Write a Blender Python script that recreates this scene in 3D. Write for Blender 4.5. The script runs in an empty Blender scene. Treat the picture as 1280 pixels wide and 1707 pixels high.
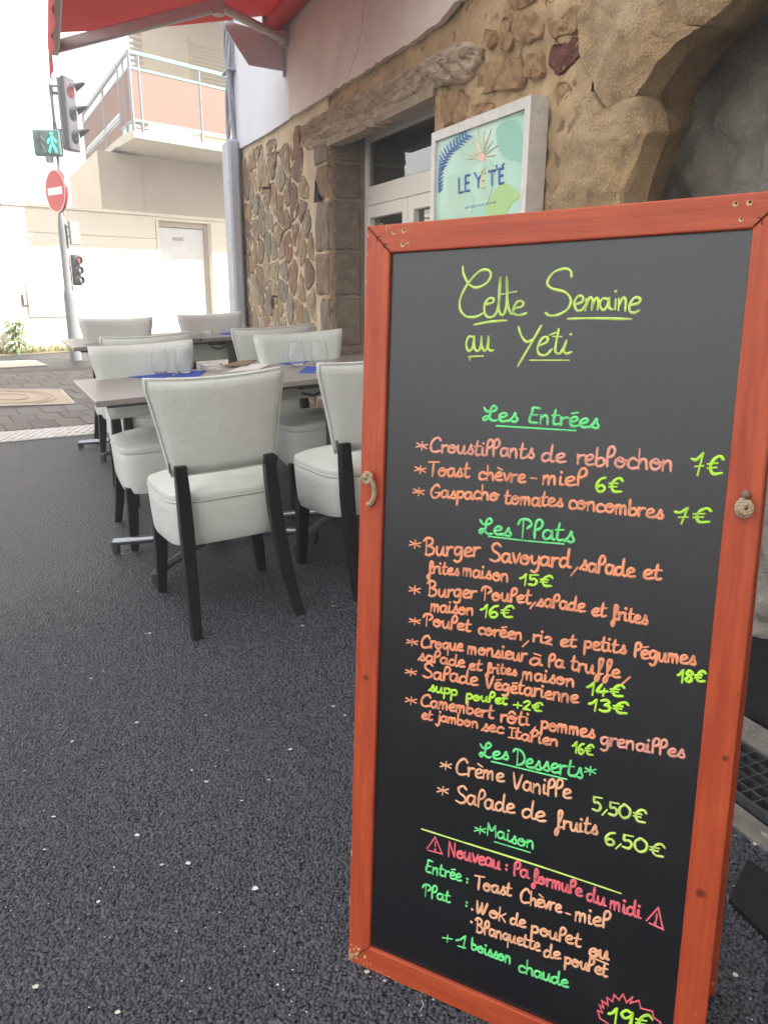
import bpy, math, random
import numpy as np
from mathutils import Vector, Matrix, noise
random.seed(7)
S = bpy.context.scene
col = S.collection
R = math.radians
V = Vector

# ------------------------------------------------------------------ camera
CAMH = 1.2; F = 1280.0; PITCH = R(16.4); ROLL = R(0.4)
_f = V((0, math.cos(PITCH), -math.sin(PITCH))); _u = V((0, math.sin(PITCH), math.cos(PITCH))); _r = V((1, 0, 0))
_c, _s = math.cos(ROLL), math.sin(ROLL)
CR = _c*_r + _s*_u; CU = -_s*_r + _c*_u; CF = _f; CO = V((0, 0, CAMH))
cam = bpy.data.cameras.new('camera'); camo = bpy.data.objects.new('camera', cam); col.objects.link(camo)
cam.sensor_fit = 'HORIZONTAL'; cam.sensor_width = 36; cam.lens = 36; cam.clip_start = .02; cam.clip_end = 2000
m4 = Matrix((CR, CU, -CF)).transposed().to_4x4(); m4.translation = CO; camo.matrix_world = m4
S.camera = camo
# ------------------------------------------------------------------ world, sun, exposure
SUN_DIR = V((.95, -.05, 0)).normalized(); SUN_EL = R(41)
wd = bpy.data.worlds.new('World'); S.world = wd; wd.use_nodes = True
nt = wd.node_tree; bg = nt.nodes['Background']
sky = nt.nodes.new('ShaderNodeTexSky'); sky.sky_type = 'NISHITA'; sky.sun_disc = False
sky.sun_elevation = SUN_EL; sky.sun_rotation = math.atan2(SUN_DIR.x, SUN_DIR.y)
sky.air_density = 1.0; sky.dust_density = 3.0; sky.ozone_density = 1.0
mixc = nt.nodes.new('ShaderNodeMix'); mixc.data_type = 'RGBA'; mixc.inputs[0].default_value = .6; mixc.inputs[7].default_value = (7.2, 6.9, 6.6, 1)   # thin bright veil of cloud
nt.links.new(sky.outputs[0], mixc.inputs[6]); nt.links.new(mixc.outputs[2], bg.inputs[0]); bg.inputs[1].default_value = .125
sl = bpy.data.lights.new('sun', 'SUN'); sl.energy = 5; sl.angle = R(.53); sl.color = (1, .94, .85)
so = bpy.data.objects.new('sun', sl); col.objects.link(so)
sd = V((SUN_DIR.x*math.cos(SUN_EL), SUN_DIR.y*math.cos(SUN_EL), math.sin(SUN_EL)))
so.rotation_euler = sd.to_track_quat('Z', 'Y').to_euler(); so.location = (0, 0, 20)
S.view_settings.view_transform = 'Standard'; S.view_settings.look = 'None'; S.view_settings.gamma = 1
S.view_settings.use_curve_mapping = False; S.view_settings.exposure = 1.95
S.render.engine = 'CYCLES'

# ------------------------------------------------------------------ pixel of the photograph -> ray -> place
def ray(x, y): return (CF + CR*((x-640)/F) - CU*((y-853.5)/F)).normalized()
def on(x, y, p, n):
    d = ray(x, y); n = V(n); return CO + d*((V(p)-CO).dot(n)/d.dot(n))
def gz(x, y): return .035*min(max(math.hypot(x, y)-2.5, 0), 3.7) + .04*(min(max(x, -1.6), 1.3)+.6)   # rises gently up the street and towards the facade
def gn(x, y):
    e = .05; return V(((gz(x-e, y)-gz(x+e, y))/(2*e), (gz(x, y-e)-gz(x, y+e))/(2*e), 1)).normalized()
def gr(x, y):
    z = 0
    for _ in range(30):
        p = on(x, y, (0, 0, z), (0, 0, 1)); z = .5*z+.5*gz(p.x, p.y)
    return p
# restaurant facade frame: UU along it (towards the camera side), NO out of it
A = R(23.03); UU = V((math.sin(A), -math.cos(A), 0)); NO = V((-math.cos(A), -math.sin(A), 0)); D = 1.75
def FW(u, z, o=0): return NO*(-(D-o)) + UU*u + V((0, 0, z))
def fc(x, y, o=0):
    p = on(x, y, NO*(-(D-o)), NO); return (p.dot(UU), p.z)

# ------------------------------------------------------------------ object helpers
def tag(o, label=None, cat=None, group=None, kind=None):
    for k, v in (('label', label), ('category', cat), ('group', group), ('kind', kind)):
        if v: o[k] = v
    return o
def empty(name, loc=(0, 0, 0), rz=0, **k):
    o = bpy.data.objects.new(name, None); col.objects.link(o); o.empty_display_size = .1
    o.location = loc; o.rotation_euler = (0, 0, rz); return tag(o, **k)
class MB:
    def __init__(s): s.v = []; s.f = []
    def add(s, vs, fs):
        b = len(s.v); s.v += [tuple(v) for v in vs]; s.f += [tuple(i+b for i in f) for f in fs]; return s
    def box(s, c, d, fr=None, bev=0):
        c = V(c); x, y, z = d[0]/2, d[1]/2, d[2]/2
        ex, ey, ez = fr or (V((1, 0, 0)), V((0, 1, 0)), V((0, 0, 1)))
        vs = []
        if bev <= 0:
            for a in (-1, 1):
                for b in (-1, 1):
                    for e in (-1, 1): vs.append(c+ex*(a*x)+ey*(b*y)+ez*(e*z))
            return s.add(vs, [(0, 1, 3, 2), (4, 6, 7, 5), (0, 4, 5, 1), (2, 3, 7, 6), (0, 2, 6, 4), (1, 5, 7, 3)])
        # chamfered
        idx = {}
        for a in (-1, 1):
            for b in (-1, 1):
                for e in (-1, 1):
                    for k in range(3):
                        q = [x-bev, y-bev, z-bev]; q[k] += bev
                        idx[(a, b, e, k)] = len(vs); vs.append(c+ex*(a*q[0])+ey*(b*q[1])+ez*(e*q[2]))
        fs = []
        for k in range(3):
            for sg in (-1, 1):
                o = [(-1, -1), (1, -1), (1, 1), (-1, 1)]; f = []
                for p in o:
                    t = list(p); t.insert(k, sg); f.append(idx[(t[0], t[1], t[2], k)])
                if (sg < 0) != (k == 1): f.reverse()
                fs.append(f)
        for k in range(3):
            i, j = (k+1) % 3, (k+2) % 3
            for p in (-1, 1):
                for q in (-1, 1):
                    f = []
                    for r_ in (-1, 1):
                        t = [0, 0, 0]; t[k] = r_; t[i] = p; t[j] = q
                        f.append(idx[(*t, i)]); f.append(idx[(*t, j)])
                    fs.append((f[0], f[1], f[3], f[2]))
        for a in (-1, 1):
            for b in (-1, 1):
                for e in (-1, 1): fs.append((idx[(a, b, e, 0)], idx[(a, b, e, 1)], idx[(a, b, e, 2)]))
        return s.add(vs, fs)
    def tube(s, pts, r, n=8, cap=True, closed=False, flat=None):
        pts = [V(p) for p in pts]; N = len(pts)
        rs = r if isinstance(r, (list, tuple)) else [r]*N
        t0 = (pts[1]-pts[0]).normalized(); up = V((0, 0, 1)) if abs(t0.z) < .9 else V((1, 0, 0))
        if flat is not None: up = flat
        vs = []; prev = None
        for i, p in enumerate(pts):
            if closed: t = (pts[(i+1) % N]-pts[i-1])
            else: t = pts[min(i+1, N-1)]-pts[max(i-1, 0)]
            if t.length < 1e-9: t = t0
            t.normalize()
            a = up.cross(t) if flat is not None else (prev if prev is not None else up.cross(t))
            a = a - t*a.dot(t)
            if a.length < 1e-6: a = V((1, 0, 0)).cross(t)
            a.normalize(); b = t.cross(a); prev = a
            for k in range(n):
                w = 2*math.pi*k/n; vs.append(p + a*(rs[i]*math.cos(w)) + b*(rs[i]*math.sin(w)))
        fs = []
        for i in range(N if closed else N-1):
            j = (i+1) % N
            for k in range(n): fs.append((i*n+k, i*n+(k+1) % n, j*n+(k+1) % n, j*n+k))
        if cap and not closed: fs += [tuple(range(n-1, -1, -1)), tuple(range((N-1)*n, N*n))]
        return s.add(vs, fs)
    def lathe(s, prof, c=(0, 0, 0), n=24, ax=None):
        c = V(c); ex, ey, ez = ax or (V((1, 0, 0)), V((0, 1, 0)), V((0, 0, 1))); vs = []
        for r_, z in prof:
            for k in range(n):
                w = 2*math.pi*k/n; vs.append(c+ex*(r_*math.cos(w))+ey*(r_*math.sin(w))+ez*z)
        fs = [(i*n+k, i*n+(k+1) % n, (i+1)*n+(k+1) % n, (i+1)*n+k) for i in range(len(prof)-1) for k in range(n)]
        return s.add(vs, fs)
    def prism(s, poly, off):      # poly: list of Vectors, off: vector
        n = len(poly); off = V(off)
        return s.add([V(p) for p in poly]+[V(p)+off for p in poly],
                     [tuple(range(n)), tuple(range(2*n-1, n-1, -1))]+[(i, i+n, (i+1) % n+n, (i+1) % n) for i in range(n)])
    def rings(s, rings, cap=True):
        n = len(rings[0]); vs = [p for r_ in rings for p in r_]
        fs = [(i*n+k, i*n+(k+1) % n, (i+1)*n+(k+1) % n, (i+1)*n+k) for i in range(len(rings)-1) for k in range(n)]
        if cap: fs += [tuple(range(n-1, -1, -1)), tuple(range((len(rings)-1)*n, len(rings)*n))]
        return s.add(vs, fs)
    def build(s, name, mat, parent=None, smooth=None, fix=True, loc=None):
        me = bpy.data.meshes.new(name); me.from_pydata([tuple(v) for v in s.v], [], s.f)
        if fix:
            import bmesh
            b = bmesh.new(); b.from_mesh(me); bmesh.ops.recalc_face_normals(b, faces=b.faces); b.to_mesh(me); b.free()
        if mat: me.materials.append(mat)
        if smooth is not None:
            me.polygons.foreach_set('use_smooth', [True]*len(me.polygons))
            if smooth < 180:
                try: me.set_sharp_from_angle(angle=R(smooth))
                except Exception: pass
        o = bpy.data.objects.new(name, me); col.objects.link(o)
        if parent: o.parent = parent
        if loc is not None: o.location = loc
        return o
def catmull(pts, k=6, closed=False):
    P = [V(p) for p in pts]; N = len(P)
    if N < 3 and not closed: return P
    out = []
    for i in range(N if closed else N-1):
        p1 = P[i]; p2 = P[(i+1) % N]
        p0 = P[i-1] if (closed or i > 0) else p1*2-p2
        p3 = P[(i+2) % N] if (closed or i+2 < N) else p2*2-p1
        for j in range(k):
            t = j/k
            out.append(.5*((2*p1)+(p2-p0)*t+(2*p0-5*p1+4*p2-p3)*t*t+(3*p1-p0-3*p2+p3)*t**3))
    if not closed: out.append(P[-1])
    return out
def copy_tree(o, parent=None):
    c = o.copy(); col.objects.link(c); c.parent = parent
    if parent: c.matrix_parent_inverse = o.matrix_parent_inverse.copy()
    for ch in list(o.children): copy_tree(ch, c)
    return c

# ------------------------------------------------------------------ materials
def mat(name, c1, c2=None, scale=8, rough=.6, rvar=0, metal=0, bump=0, bscale=40, detail=6, coord='Object',
        spec=.5, trans=0, ior=1.45, stretch=None, spots=None, rnd=None, thr=(.35, .65), coat=0):
    m = bpy.data.materials.new(name); m.use_nodes = True; t = m.node_tree; N = t.nodes; L = t.links
    b = N['Principled BSDF']; b.inputs['Roughness'].default_value = rough; b.inputs['Metallic'].default_value = metal
    b.inputs['Specular IOR Level'].default_value = spec; b.inputs['Transmission Weight'].default_value = trans
    b.inputs['IOR'].default_value = ior; b.inputs['Coat Weight'].default_value = coat
    tc = N.new('ShaderNodeTexCoord'); mp = N.new('ShaderNodeMapping'); L.new(tc.outputs[coord], mp.inputs[0])
    if stretch: mp.inputs['Scale'].default_value = stretch
    out = None
    if rnd:
        oi = N.new('ShaderNodeObjectInfo'); r = N.new('ShaderNodeValToRGB'); r.color_ramp.interpolation = 'CONSTANT'
        el = r.color_ramp.elements
        for i, c in enumerate(rnd):
            e = el[0] if i == 0 else (el[len(el)-1] if i == 1 else el.new(i/len(rnd))); e.position = i/len(rnd); e.color = (*c, 1)
        L.new(oi.outputs['Random'], r.inputs[0]); out = r.outputs[0]
    if c2 or rnd:
        nz = N.new('ShaderNodeTexNoise'); nz.inputs['Scale'].default_value = scale; nz.inputs['Detail'].default_value = detail
        nz.inputs['Roughness'].default_value = .65
        L.new(mp.outputs[0], nz.inputs[0])
        rp = N.new('ShaderNodeMapRange'); rp.inputs[1].default_value = thr[0]; rp.inputs[2].default_value = thr[1]
        L.new(nz.outputs[0], rp.inputs[0])
        mx = N.new('ShaderNodeMix'); mx.data_type = 'RGBA'; L.new(rp.outputs[0], mx.inputs[0])
        if out: 
            hs = N.new('ShaderNodeHueSaturation'); hs.inputs['Value'].default_value = .62; hs.inputs['Saturation'].default_value = 1.05
            L.new(out, hs.inputs['Color']); L.new(out, mx.inputs[6]); L.new(hs.outputs[0], mx.inputs[7])
        else: mx.inputs[6].default_value = (*c1, 1); mx.inputs[7].default_value = (*c2, 1)
        out = mx.outputs[2]
        if rvar:
            r2 = N.new('ShaderNodeMapRange'); r2.inputs[3].default_value = rough-rvar; r2.inputs[4].default_value = rough+rvar
            L.new(nz.outputs[0], r2.inputs[0]); L.new(r2.outputs[0], b.inputs['Roughness'])
    if spots:   # (colour, scale, threshold)
        n3 = N.new('ShaderNodeTexNoise'); n3.inputs['Scale'].default_value = spots[1]; n3.inputs['Detail'].default_value = 3
        L.new(mp.outputs[0], n3.inputs[0])
        r3 = N.new('ShaderNodeMapRange'); r3.inputs[1].default_value = spots[2]; r3.inputs[2].default_value = spots[2]+.05
        L.new(n3.outputs[0], r3.inputs[0]); m3 = N.new('ShaderNodeMix'); m3.data_type = 'RGBA'; L.new(r3.outputs[0], m3.inputs[0])
        if out: L.new(out, m3.inputs[6])
        else: m3.inputs[6].default_value = (*c1, 1)
        m3.inputs[7].default_value = (*spots[0], 1); out = m3.outputs[2]
    if out: L.new(out, b.inputs['Base Color'])
    else: b.inputs['Base Color'].default_value = (*c1, 1)
    if bump:
        n2 = N.new('ShaderNodeTexNoise'); n2.inputs['Scale'].default_value = bscale; n2.inputs['Detail'].default_value = 8
        n2.inputs['Roughness'].default_value = .7
        L.new(mp.outputs[0], n2.inputs[0]); bp = N.new('ShaderNodeBump'); bp.inputs['Strength'].default_value = 1
        bp.inputs['Distance'].default_value = bump; L.new(n2.outputs[0], bp.inputs['Height']); L.new(bp.outputs[0], b.inputs['Normal'])
    return m
def P(m): return m.node_tree.nodes['Principled BSDF']

M = {}
M['asphalt_far'] = mat('asphalt', (.04, .041, .046), (.07, .07, .075), scale=2.2, rough=.75, bump=.004, bscale=170)
def asphalt():
    m = mat('asphalt', (.046, .05, .066), (.07, .075, .096), scale=1.1, rough=.5, rvar=.1)
    t = m.node_tree; N = t.nodes; L = t.links; tc = N.new('ShaderNodeTexCoord')
    v = N.new('ShaderNodeTexVoronoi'); v.inputs['Scale'].default_value = 125; v.feature = 'SMOOTH_F1'; v.inputs['Smoothness'].default_value = .3
    n = N.new('ShaderNodeTexNoise'); n.inputs['Scale'].default_value = 40; n.inputs['Detail'].default_value = 6
    L.new(tc.outputs['Object'], v.inputs[0]); L.new(tc.outputs['Object'], n.inputs[0])
    s = N.new('ShaderNodeMath'); s.operation = 'MULTIPLY_ADD'; s.inputs[1].default_value = -1; L.new(v.outputs[0], s.inputs[0]); L.new(n.outputs[0], s.inputs[2])
    bp = N.new('ShaderNodeBump'); bp.inputs['Distance'].default_value = .008; bp.inputs['Strength'].default_value = 1
    L.new(s.outputs[0], bp.inputs['Height']); L.new(bp.outputs[0], P(m).inputs['Normal'])
    src = P(m).inputs['Base Color'].links[0].from_socket; mr = N.new('ShaderNodeMapRange'); mr.inputs[1].default_value = .15; mr.inputs[2].default_value = .62; mr.inputs[3].default_value = 1.35; mr.inputs[4].default_value = .2
    L.new(v.outputs[0], mr.inputs[0]); vm = N.new('ShaderNodeVectorMath'); vm.operation = 'SCALE'; L.new(src, vm.inputs[0]); L.new(mr.outputs[0], vm.inputs['Scale']); L.new(vm.outputs[0], P(m).inputs['Base Color'])
    return m
M['asphalt'] = asphalt()
M['chip'] = mat('asphalt_stone', (.052, .055, .068), (.115, .119, .138), scale=90, rough=.36, rvar=.14, thr=(.42, .66), bump=.0016, bscale=500)
P(M['chip']).inputs['Roughness'].default_value = .45
M['litter'] = mat('litter', (.74, .73, .68), (.5, .47, .36), scale=9, rough=.7)
M['mortar'] = mat('mortar', (.66, .47, .27), (.46, .31, .165), scale=7, detail=12, rough=.95, bump=.02, bscale=38, spots=((.3, .2, .12), 16, .6))
M['mortar_pale'] = mat('pale_mortar', (.66, .54, .38), (.52, .41, .27), scale=6, rough=.95, bump=.006, bscale=50)
M['stone'] = mat('rubble_stone', (1, 1, 1), scale=11, rough=.9, bump=.012, bscale=32,
    rnd=[(.4, .28, .17), (.31, .22, .15), (.45, .33, .2), (.32, .175, .115), (.36, .31, .23), (.28, .235, .18), (.43, .28, .15), (.33, .22, .145), (.42, .34, .23), (.35, .24, .15), (.34, .29, .22), (.27, .18, .13)], spots=((.36, .31, .23), 30, .63))
M['red_stone'] = mat('dark_red_stone', (.17, .05, .035), (.1, .035, .028), scale=20, rough=.85, bump=.008, bscale=50, spots=((.36, .22, .14), 45, .64))
M['ochre_stone'] = mat('ochre_stone', (.52, .34, .17), (.3, .18, .09), scale=22, rough=.9, bump=.022, bscale=34, spots=((.3, .13, .07), 26, .6))
M['quoin'] = mat('quoin_stone', (.3, .24, .175), (.17, .135, .1), scale=12, rough=.9, bump=.01, bscale=42, spots=((.32, .28, .22), 38, .6))
def granite():
    m = mat('golden_granite', (.78, .56, .32), (.64, .41, .19), scale=3.2, detail=10, rough=.7, rvar=.2, bump=.03, bscale=90, spots=((.24, .15, .08), 240, .6), thr=(.42, .6))
    t = m.node_tree; N = t.nodes; L = t.links; src = P(m).inputs['Base Color'].links[0].from_socket
    tc = N.new('ShaderNodeTexCoord'); nz = N.new('ShaderNodeTexNoise'); nz.inputs['Scale'].default_value = 7; nz.inputs['Detail'].default_value = 12; nz.inputs['Distortion'].default_value = .6; L.new(tc.outputs['Object'], nz.inputs[0])
    rp = N.new('ShaderNodeMapRange'); rp.inputs[1].default_value = .5; rp.inputs[2].default_value = .68; rp.inputs[4].default_value = .75; L.new(nz.outputs[0], rp.inputs[0])
    mx = N.new('ShaderNodeMix'); mx.data_type = 'RGBA'; L.new(rp.outputs[0], mx.inputs[0]); L.new(src, mx.inputs[6]); mx.inputs[7].default_value = (.4, .27, .15, 1)
    n2 = N.new('ShaderNodeTexNoise'); n2.inputs['Scale'].default_value = 130; n2.inputs['Detail'].default_value = 4; L.new(tc.outputs['Object'], n2.inputs[0])
    r2 = N.new('ShaderNodeMapRange'); r2.inputs[1].default_value = .58; r2.inputs[2].default_value = .66; r2.inputs[4].default_value = .8; L.new(n2.outputs[0], r2.inputs[0])
    m2 = N.new('ShaderNodeMix'); m2.data_type = 'RGBA'; L.new(r2.outputs[0], m2.inputs[0]); L.new(mx.outputs[2], m2.inputs[6]); m2.inputs[7].default_value = (.78, .64, .43, 1); L.new(m2.outputs[2], P(m).inputs['Base Color'])
    return m
M['granite'] = granite()
M['plaster'] = mat('pink_beige_plaster', (.76, .68, .6), (.64, .555, .48), scale=2.6, detail=12, rough=.9, bump=.006, bscale=30)
M['plaster_white'] = mat('white_plaster', (.7, .7, .75), (.64, .64, .69), scale=2.4, rough=.9, bump=.002, bscale=40)
M['recess'] = mat('rough_grey_plaster', (.66, .61, .53), (.46, .42, .36), scale=6, rough=.55, bump=.07, bscale=13, spots=((.2, .17, .15), 30, .71))
M['beam'] = mat('old_timber', (.66, .51, .36), (.34, .25, .17), scale=16, detail=12, rough=.9, bump=.02, bscale=30, stretch=(1, .6, 2.2), spots=((.06, .045, .035), 24, .66))
M['old_wood'] = mat('pale_old_wood', (.4, .32, .23), (.3, .23, .16), scale=12, rough=.9, bump=.004, bscale=60)
M['dark'] = mat('gap_shade', (.02, .018, .016), rough=1)  # near black, paints the shade inside openings
M['pvc'] = mat('cream_window_frame', (.82, .78, .7), rough=.4)
M['grey_pvc'] = mat('grey_sheath', (.43, .45, .5), (.4, .42, .47), scale=2, rough=.55)
M['cable'] = mat('grey_cable', (.36, .37, .41), rough=.6)
M['iron'] = mat('rusty_iron', (.06, .045, .04), (.12, .06, .035), scale=30, rough=.8, bump=.002, bscale=90)
M['steel'] = mat('brushed_steel', (.5, .5, .52), rough=.35, metal=1)
M['alu'] = mat('weathered_aluminium', (.6, .58, .54), (.72, .7, .66), scale=20, rough=.5, metal=.25, bump=.0006, bscale=120, spots=((.4, .36, .3), 60, .68))
M['leather'] = mat('pale_grey_leather', (.72, .745, .69), (.64, .665, .61), scale=3.5, rough=.4, bump=.005, bscale=11, rvar=.06)
M['piping'] = mat('piping', (.55, .57, .53), rough=.5)
M['leg'] = mat('dark_stained_wood', (.007, .006, .006), (.012, .008, .008), scale=6, spec=.3, rough=.33, stretch=(6, 6, 1))
M['tabletop'] = mat('grey_laminate', (.27, .235, .21), (.24, .21, .19), scale=3, rough=.28, spec=.8)
M['tablemetal'] = mat('anthracite_metal', (.06, .062, .068), rough=.42, metal=.3)
M['foot'] = mat('satin_steel_foot', (.3, .31, .34), rough=.28, metal=.9)
M['napkin'] = mat('blue_napkin', (.03, .07, .36), (.035, .085, .42), scale=40, rough=.9, bump=.0005, bscale=400)
M['paper'] = mat('paper', (.72, .7, .66), rough=.7)
M['menu'] = mat('brown_card', (.22, .13, .08), rough=.6)
M['red_wood'] = None
M['chalk'] = mat('blackboard', (.0045, .005, .0075), (.017, .018, .021), scale=2.6, thr=(.5, .85), stretch=(1, 2.2, 1), rough=.22, rvar=.03, bump=.0002, bscale=900, spec=.5, ior=1.7)
M['rope'] = mat('beige_rope', (.5, .39, .26), (.35, .26, .17), scale=60, rough=.9)
M['bare'] = mat('bare_wood', (.66, .46, .25), (.5, .33, .17), scale=90, rough=.9)
M['ink'] = mat('pencil', (.06, .02, .015), rough=.9)
M['awning_red'] = None
M['awn_metal'] = mat('awning_metal', (.62, .6, .58), rough=.45, metal=.35)
M['awn_dark'] = mat('awning_bar', (.42, .4, .4), rough=.5)
M['roller'] = mat('red_roll', (.6, .03, .025), (.5, .02, .02), scale=4, rough=.7)
M['neigh'] = mat('cream_render', (.86, .8, .66), (.8, .74, .6), scale=1.5, rough=.9, bump=.002, bscale=60)
M['neigh_up'] = mat('beige_render', (.56, .48, .39), (.5, .43, .345), scale=1.5, rough=.9, bump=.002, bscale=60)
M['concrete'] = mat('concrete', (.55, .5, .43), (.46, .42, .36), scale=6, rough=.9, bump=.002, bscale=60)
M['green_rail'] = mat('green_paint', (.17, .4, .32), rough=.5)
M['grey_rail'] = mat('grey_paint', (.3, .32, .35), rough=.5)
M['shutter'] = mat('beige_shutter', (.5, .43, .34), rough=.6)
M['pole'] = mat('grey_paint_pole', (.22, .23, .24), (.19, .2, .21), scale=6, rough=.55)
M['tl'] = mat('dark_grey_signal', (.09, .09, .1), rough=.55)
M['red'] = mat('sign_red', (.5, .02, .03), rough=.4)
M['white'] = mat('white_paint', (.78, .78, .76), (.7, .7, .68), scale=5, rough=.5)
M['paver'] = mat('paver', (1, 1, 1), scale=30, rough=.9, bump=.002, bscale=120, rnd=[(.19, .165, .15), (.22, .19, .17), (.17, .15, .14), (.2, .18, .165)])
M['sandbed'] = mat('paver_bed', (.12, .1, .08), (.08, .07, .055), scale=20, rough=1)
M['tactile'] = mat('tactile_white', (.66, .62, .58), (.5, .47, .44), scale=12, rough=.8)
M['cover'] = mat('sunlit_cover', (.46, .36, .26), (.36, .28, .2), scale=10, rough=.8, bump=.002, bscale=80)  # pale warm base colour stands in for sun on the manhole cover
M['kerbstone'] = mat('grey_threshold_stone', (.24, .22, .19), (.15, .14, .125), scale=14, rough=.9, bump=.004, bscale=60, spots=((.4, .37, .32), 60, .62))
M['grate'] = mat('grate_metal', (.09, .095, .11), (.14, .14, .15), scale=30, rough=.5, metal=.6)
M['rubber'] = mat('black_rubber', (.006, .006, .008), rough=.6)
def thin_glass():
    m = bpy.data.materials.new('clear_glass'); m.use_nodes = True; t = m.node_tree; N = t.nodes; L = t.links; t.nodes.remove(N['Principled BSDF'])
    tr = N.new('ShaderNodeBsdfTransparent'); tr.inputs[0].default_value = (.98, .99, .99, 1); gs = N.new('ShaderNodeBsdfGlossy'); gs.inputs['Roughness'].default_value = .02
    fr = N.new('ShaderNodeLayerWeight'); pw = N.new('ShaderNodeMath'); pw.operation = 'POWER'; pw.inputs[1].default_value = 2.2; L.new(fr.outputs['Facing'], pw.inputs[0]); ma = N.new('ShaderNodeMath'); ma.operation = 'MULTIPLY_ADD'; ma.inputs[1].default_value = .8; ma.inputs[2].default_value = .05; L.new(pw.outputs[0], ma.inputs[0]); mx = N.new('ShaderNodeMixShader'); L.new(ma.outputs[0], mx.inputs[0]); L.new(tr.outputs[0], mx.inputs[1]); L.new(gs.outputs[0], mx.inputs[2]); L.new(mx.outputs[0], N['Material Output'].inputs[0]); return m
M['glassmat'] = thin_glass(); M['thick_glass'] = mat('thick_glass', (1, 1, 1), rough=.01, trans=1, ior=1.45)
M['pane'] = mat('window_glass', (.02, .024, .026), rough=.02, spec=1.0, ior=1.9)
M['leaf'] = mat('leaf', (.07, .13, .025), (.12, .17, .04), scale=3, rough=.6)
M['dry'] = mat('dry_grass', (.3, .26, .1), (.14, .18, .05), scale=4, rough=.8)
M['bark'] = mat('bark', (.12, .09, .06), (.07, .055, .04), scale=20, rough=.95, bump=.01, bscale=30)
M['soil'] = mat('soil', (.2, .16, .11), (.13, .11, .075), scale=8, rough=1, bump=.006, bscale=60)

def emis(name, c, s):
    m = bpy.data.materials.new(name); m.use_nodes = True; b = P(m)
    b.inputs['Base Color'].default_value = (*c, 1); b.inputs['Emission Color'].default_value = (*c, 1); b.inputs['Emission Strength'].default_value = s
    return m
M['green_lamp'] = emis('green_lamp', (.05, .75, .5), .8); M['red_lamp'] = emis('red_lamp', (.45, .07, .07), .05)
def fabric(name, c, w):
    m = bpy.data.materials.new(name); m.use_nodes = True; t = m.node_tree; N = t.nodes; L = t.links
    b = P(m); b.inputs['Base Color'].default_value = (*c, 1); b.inputs['Roughness'].default_value = .8
    tr = N.new('ShaderNodeBsdfTranslucent'); tr.inputs[0].default_value = (*c, 1); mx = N.new('ShaderNodeMixShader'); mx.inputs[0].default_value = w
    L.new(b.outputs[0], mx.inputs[1]); L.new(tr.outputs[0], mx.inputs[2]); L.new(mx.outputs[0], N['Material Output'].inputs[0]); return m
M['awning_red'] = fabric('red_canvas', (.55, .04, .035), .2)
M['smoked'] = fabric('smoked_panel', (.34, .22, .18), .4)
M['leafT'] = fabric('tree_leaf', (.07, .14, .03), .35)

def redwood():
    m = mat('red_stained_wood', (.5, .105, .03), (.4, .065, .02), scale=5, rough=.34, stretch=(1, 9, 1), bump=.0004, bscale=40, thr=(.3, .7))
    return m
def redwood2(name, stretch):
    m = mat(name, (.56, .1, .03), (.33, .04, .015), scale=5, rough=.36, rvar=.06, stretch=stretch, bump=.0005, bscale=50, thr=(.3, .72))
    t = m.node_tree; N = t.nodes; L = t.links; b = P(m)
    src = b.inputs['Base Color'].links[0].from_socket
    tc = N.new('ShaderNodeTexCoord'); wv = N.new('ShaderNodeTexWave'); wv.bands_direction = 'X' if stretch[0] > stretch[1] else 'Y'
    wv.inputs['Scale'].default_value = 9; wv.inputs['Distortion'].default_value = 7; wv.inputs['Detail'].default_value = 3; wv.inputs['Detail Scale'].default_value = 1.2
    mp = N.new('ShaderNodeMapping'); mp.inputs['Scale'].default_value = tuple(max(.25, v/9*3) for v in stretch)
    L.new(tc.outputs['Object'], mp.inputs[0]); L.new(mp.outputs[0], wv.inputs[0])
    mr = N.new('ShaderNodeMapRange'); mr.inputs[3].default_value = 0; mr.inputs[4].default_value = .28; L.new(wv.outputs[1], mr.inputs[0])
    mx = N.new('ShaderNodeMix'); mx.data_type = 'RGBA'; L.new(mr.outputs[0], mx.inputs[0]); L.new(src, mx.inputs[6]); mx.inputs[7].default_value = (.3, .045, .016, 1)
    cur = mx.outputs[2]
    for kx, ky, kr in KNOTS:
        vd = N.new('ShaderNodeVectorMath'); vd.operation = 'DISTANCE'; L.new(tc.outputs['Object'], vd.inputs[0]); vd.inputs[1].default_value = (kx, ky, 0)
        nz = N.new('ShaderNodeTexNoise'); nz.inputs['Scale'].default_value = 160; L.new(tc.outputs['Object'], nz.inputs[0])
        ad = N.new('ShaderNodeMath'); ad.operation = 'MULTIPLY_ADD'; L.new(nz.outputs[0], ad.inputs[0]); ad.inputs[1].default_value = kr*.9; L.new(vd.outputs[1], ad.inputs[2])
        r3 = N.new('ShaderNodeMapRange'); r3.inputs[1].default_value = kr*1.1; r3.inputs[2].default_value = kr*2.1; r3.inputs[3].default_value = .85; r3.inputs[4].default_value = 0
        L.new(ad.outputs[0], r3.inputs[0]); m3 = N.new('ShaderNodeMix'); m3.data_type = 'RGBA'; L.new(r3.outputs[0], m3.inputs[0]); L.new(cur, m3.inputs[6]); m3.inputs[7].default_value = (.1, .02, .012, 1); cur = m3.outputs[2]
    L.new(cur, b.inputs['Base Color'])
    return m

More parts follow.
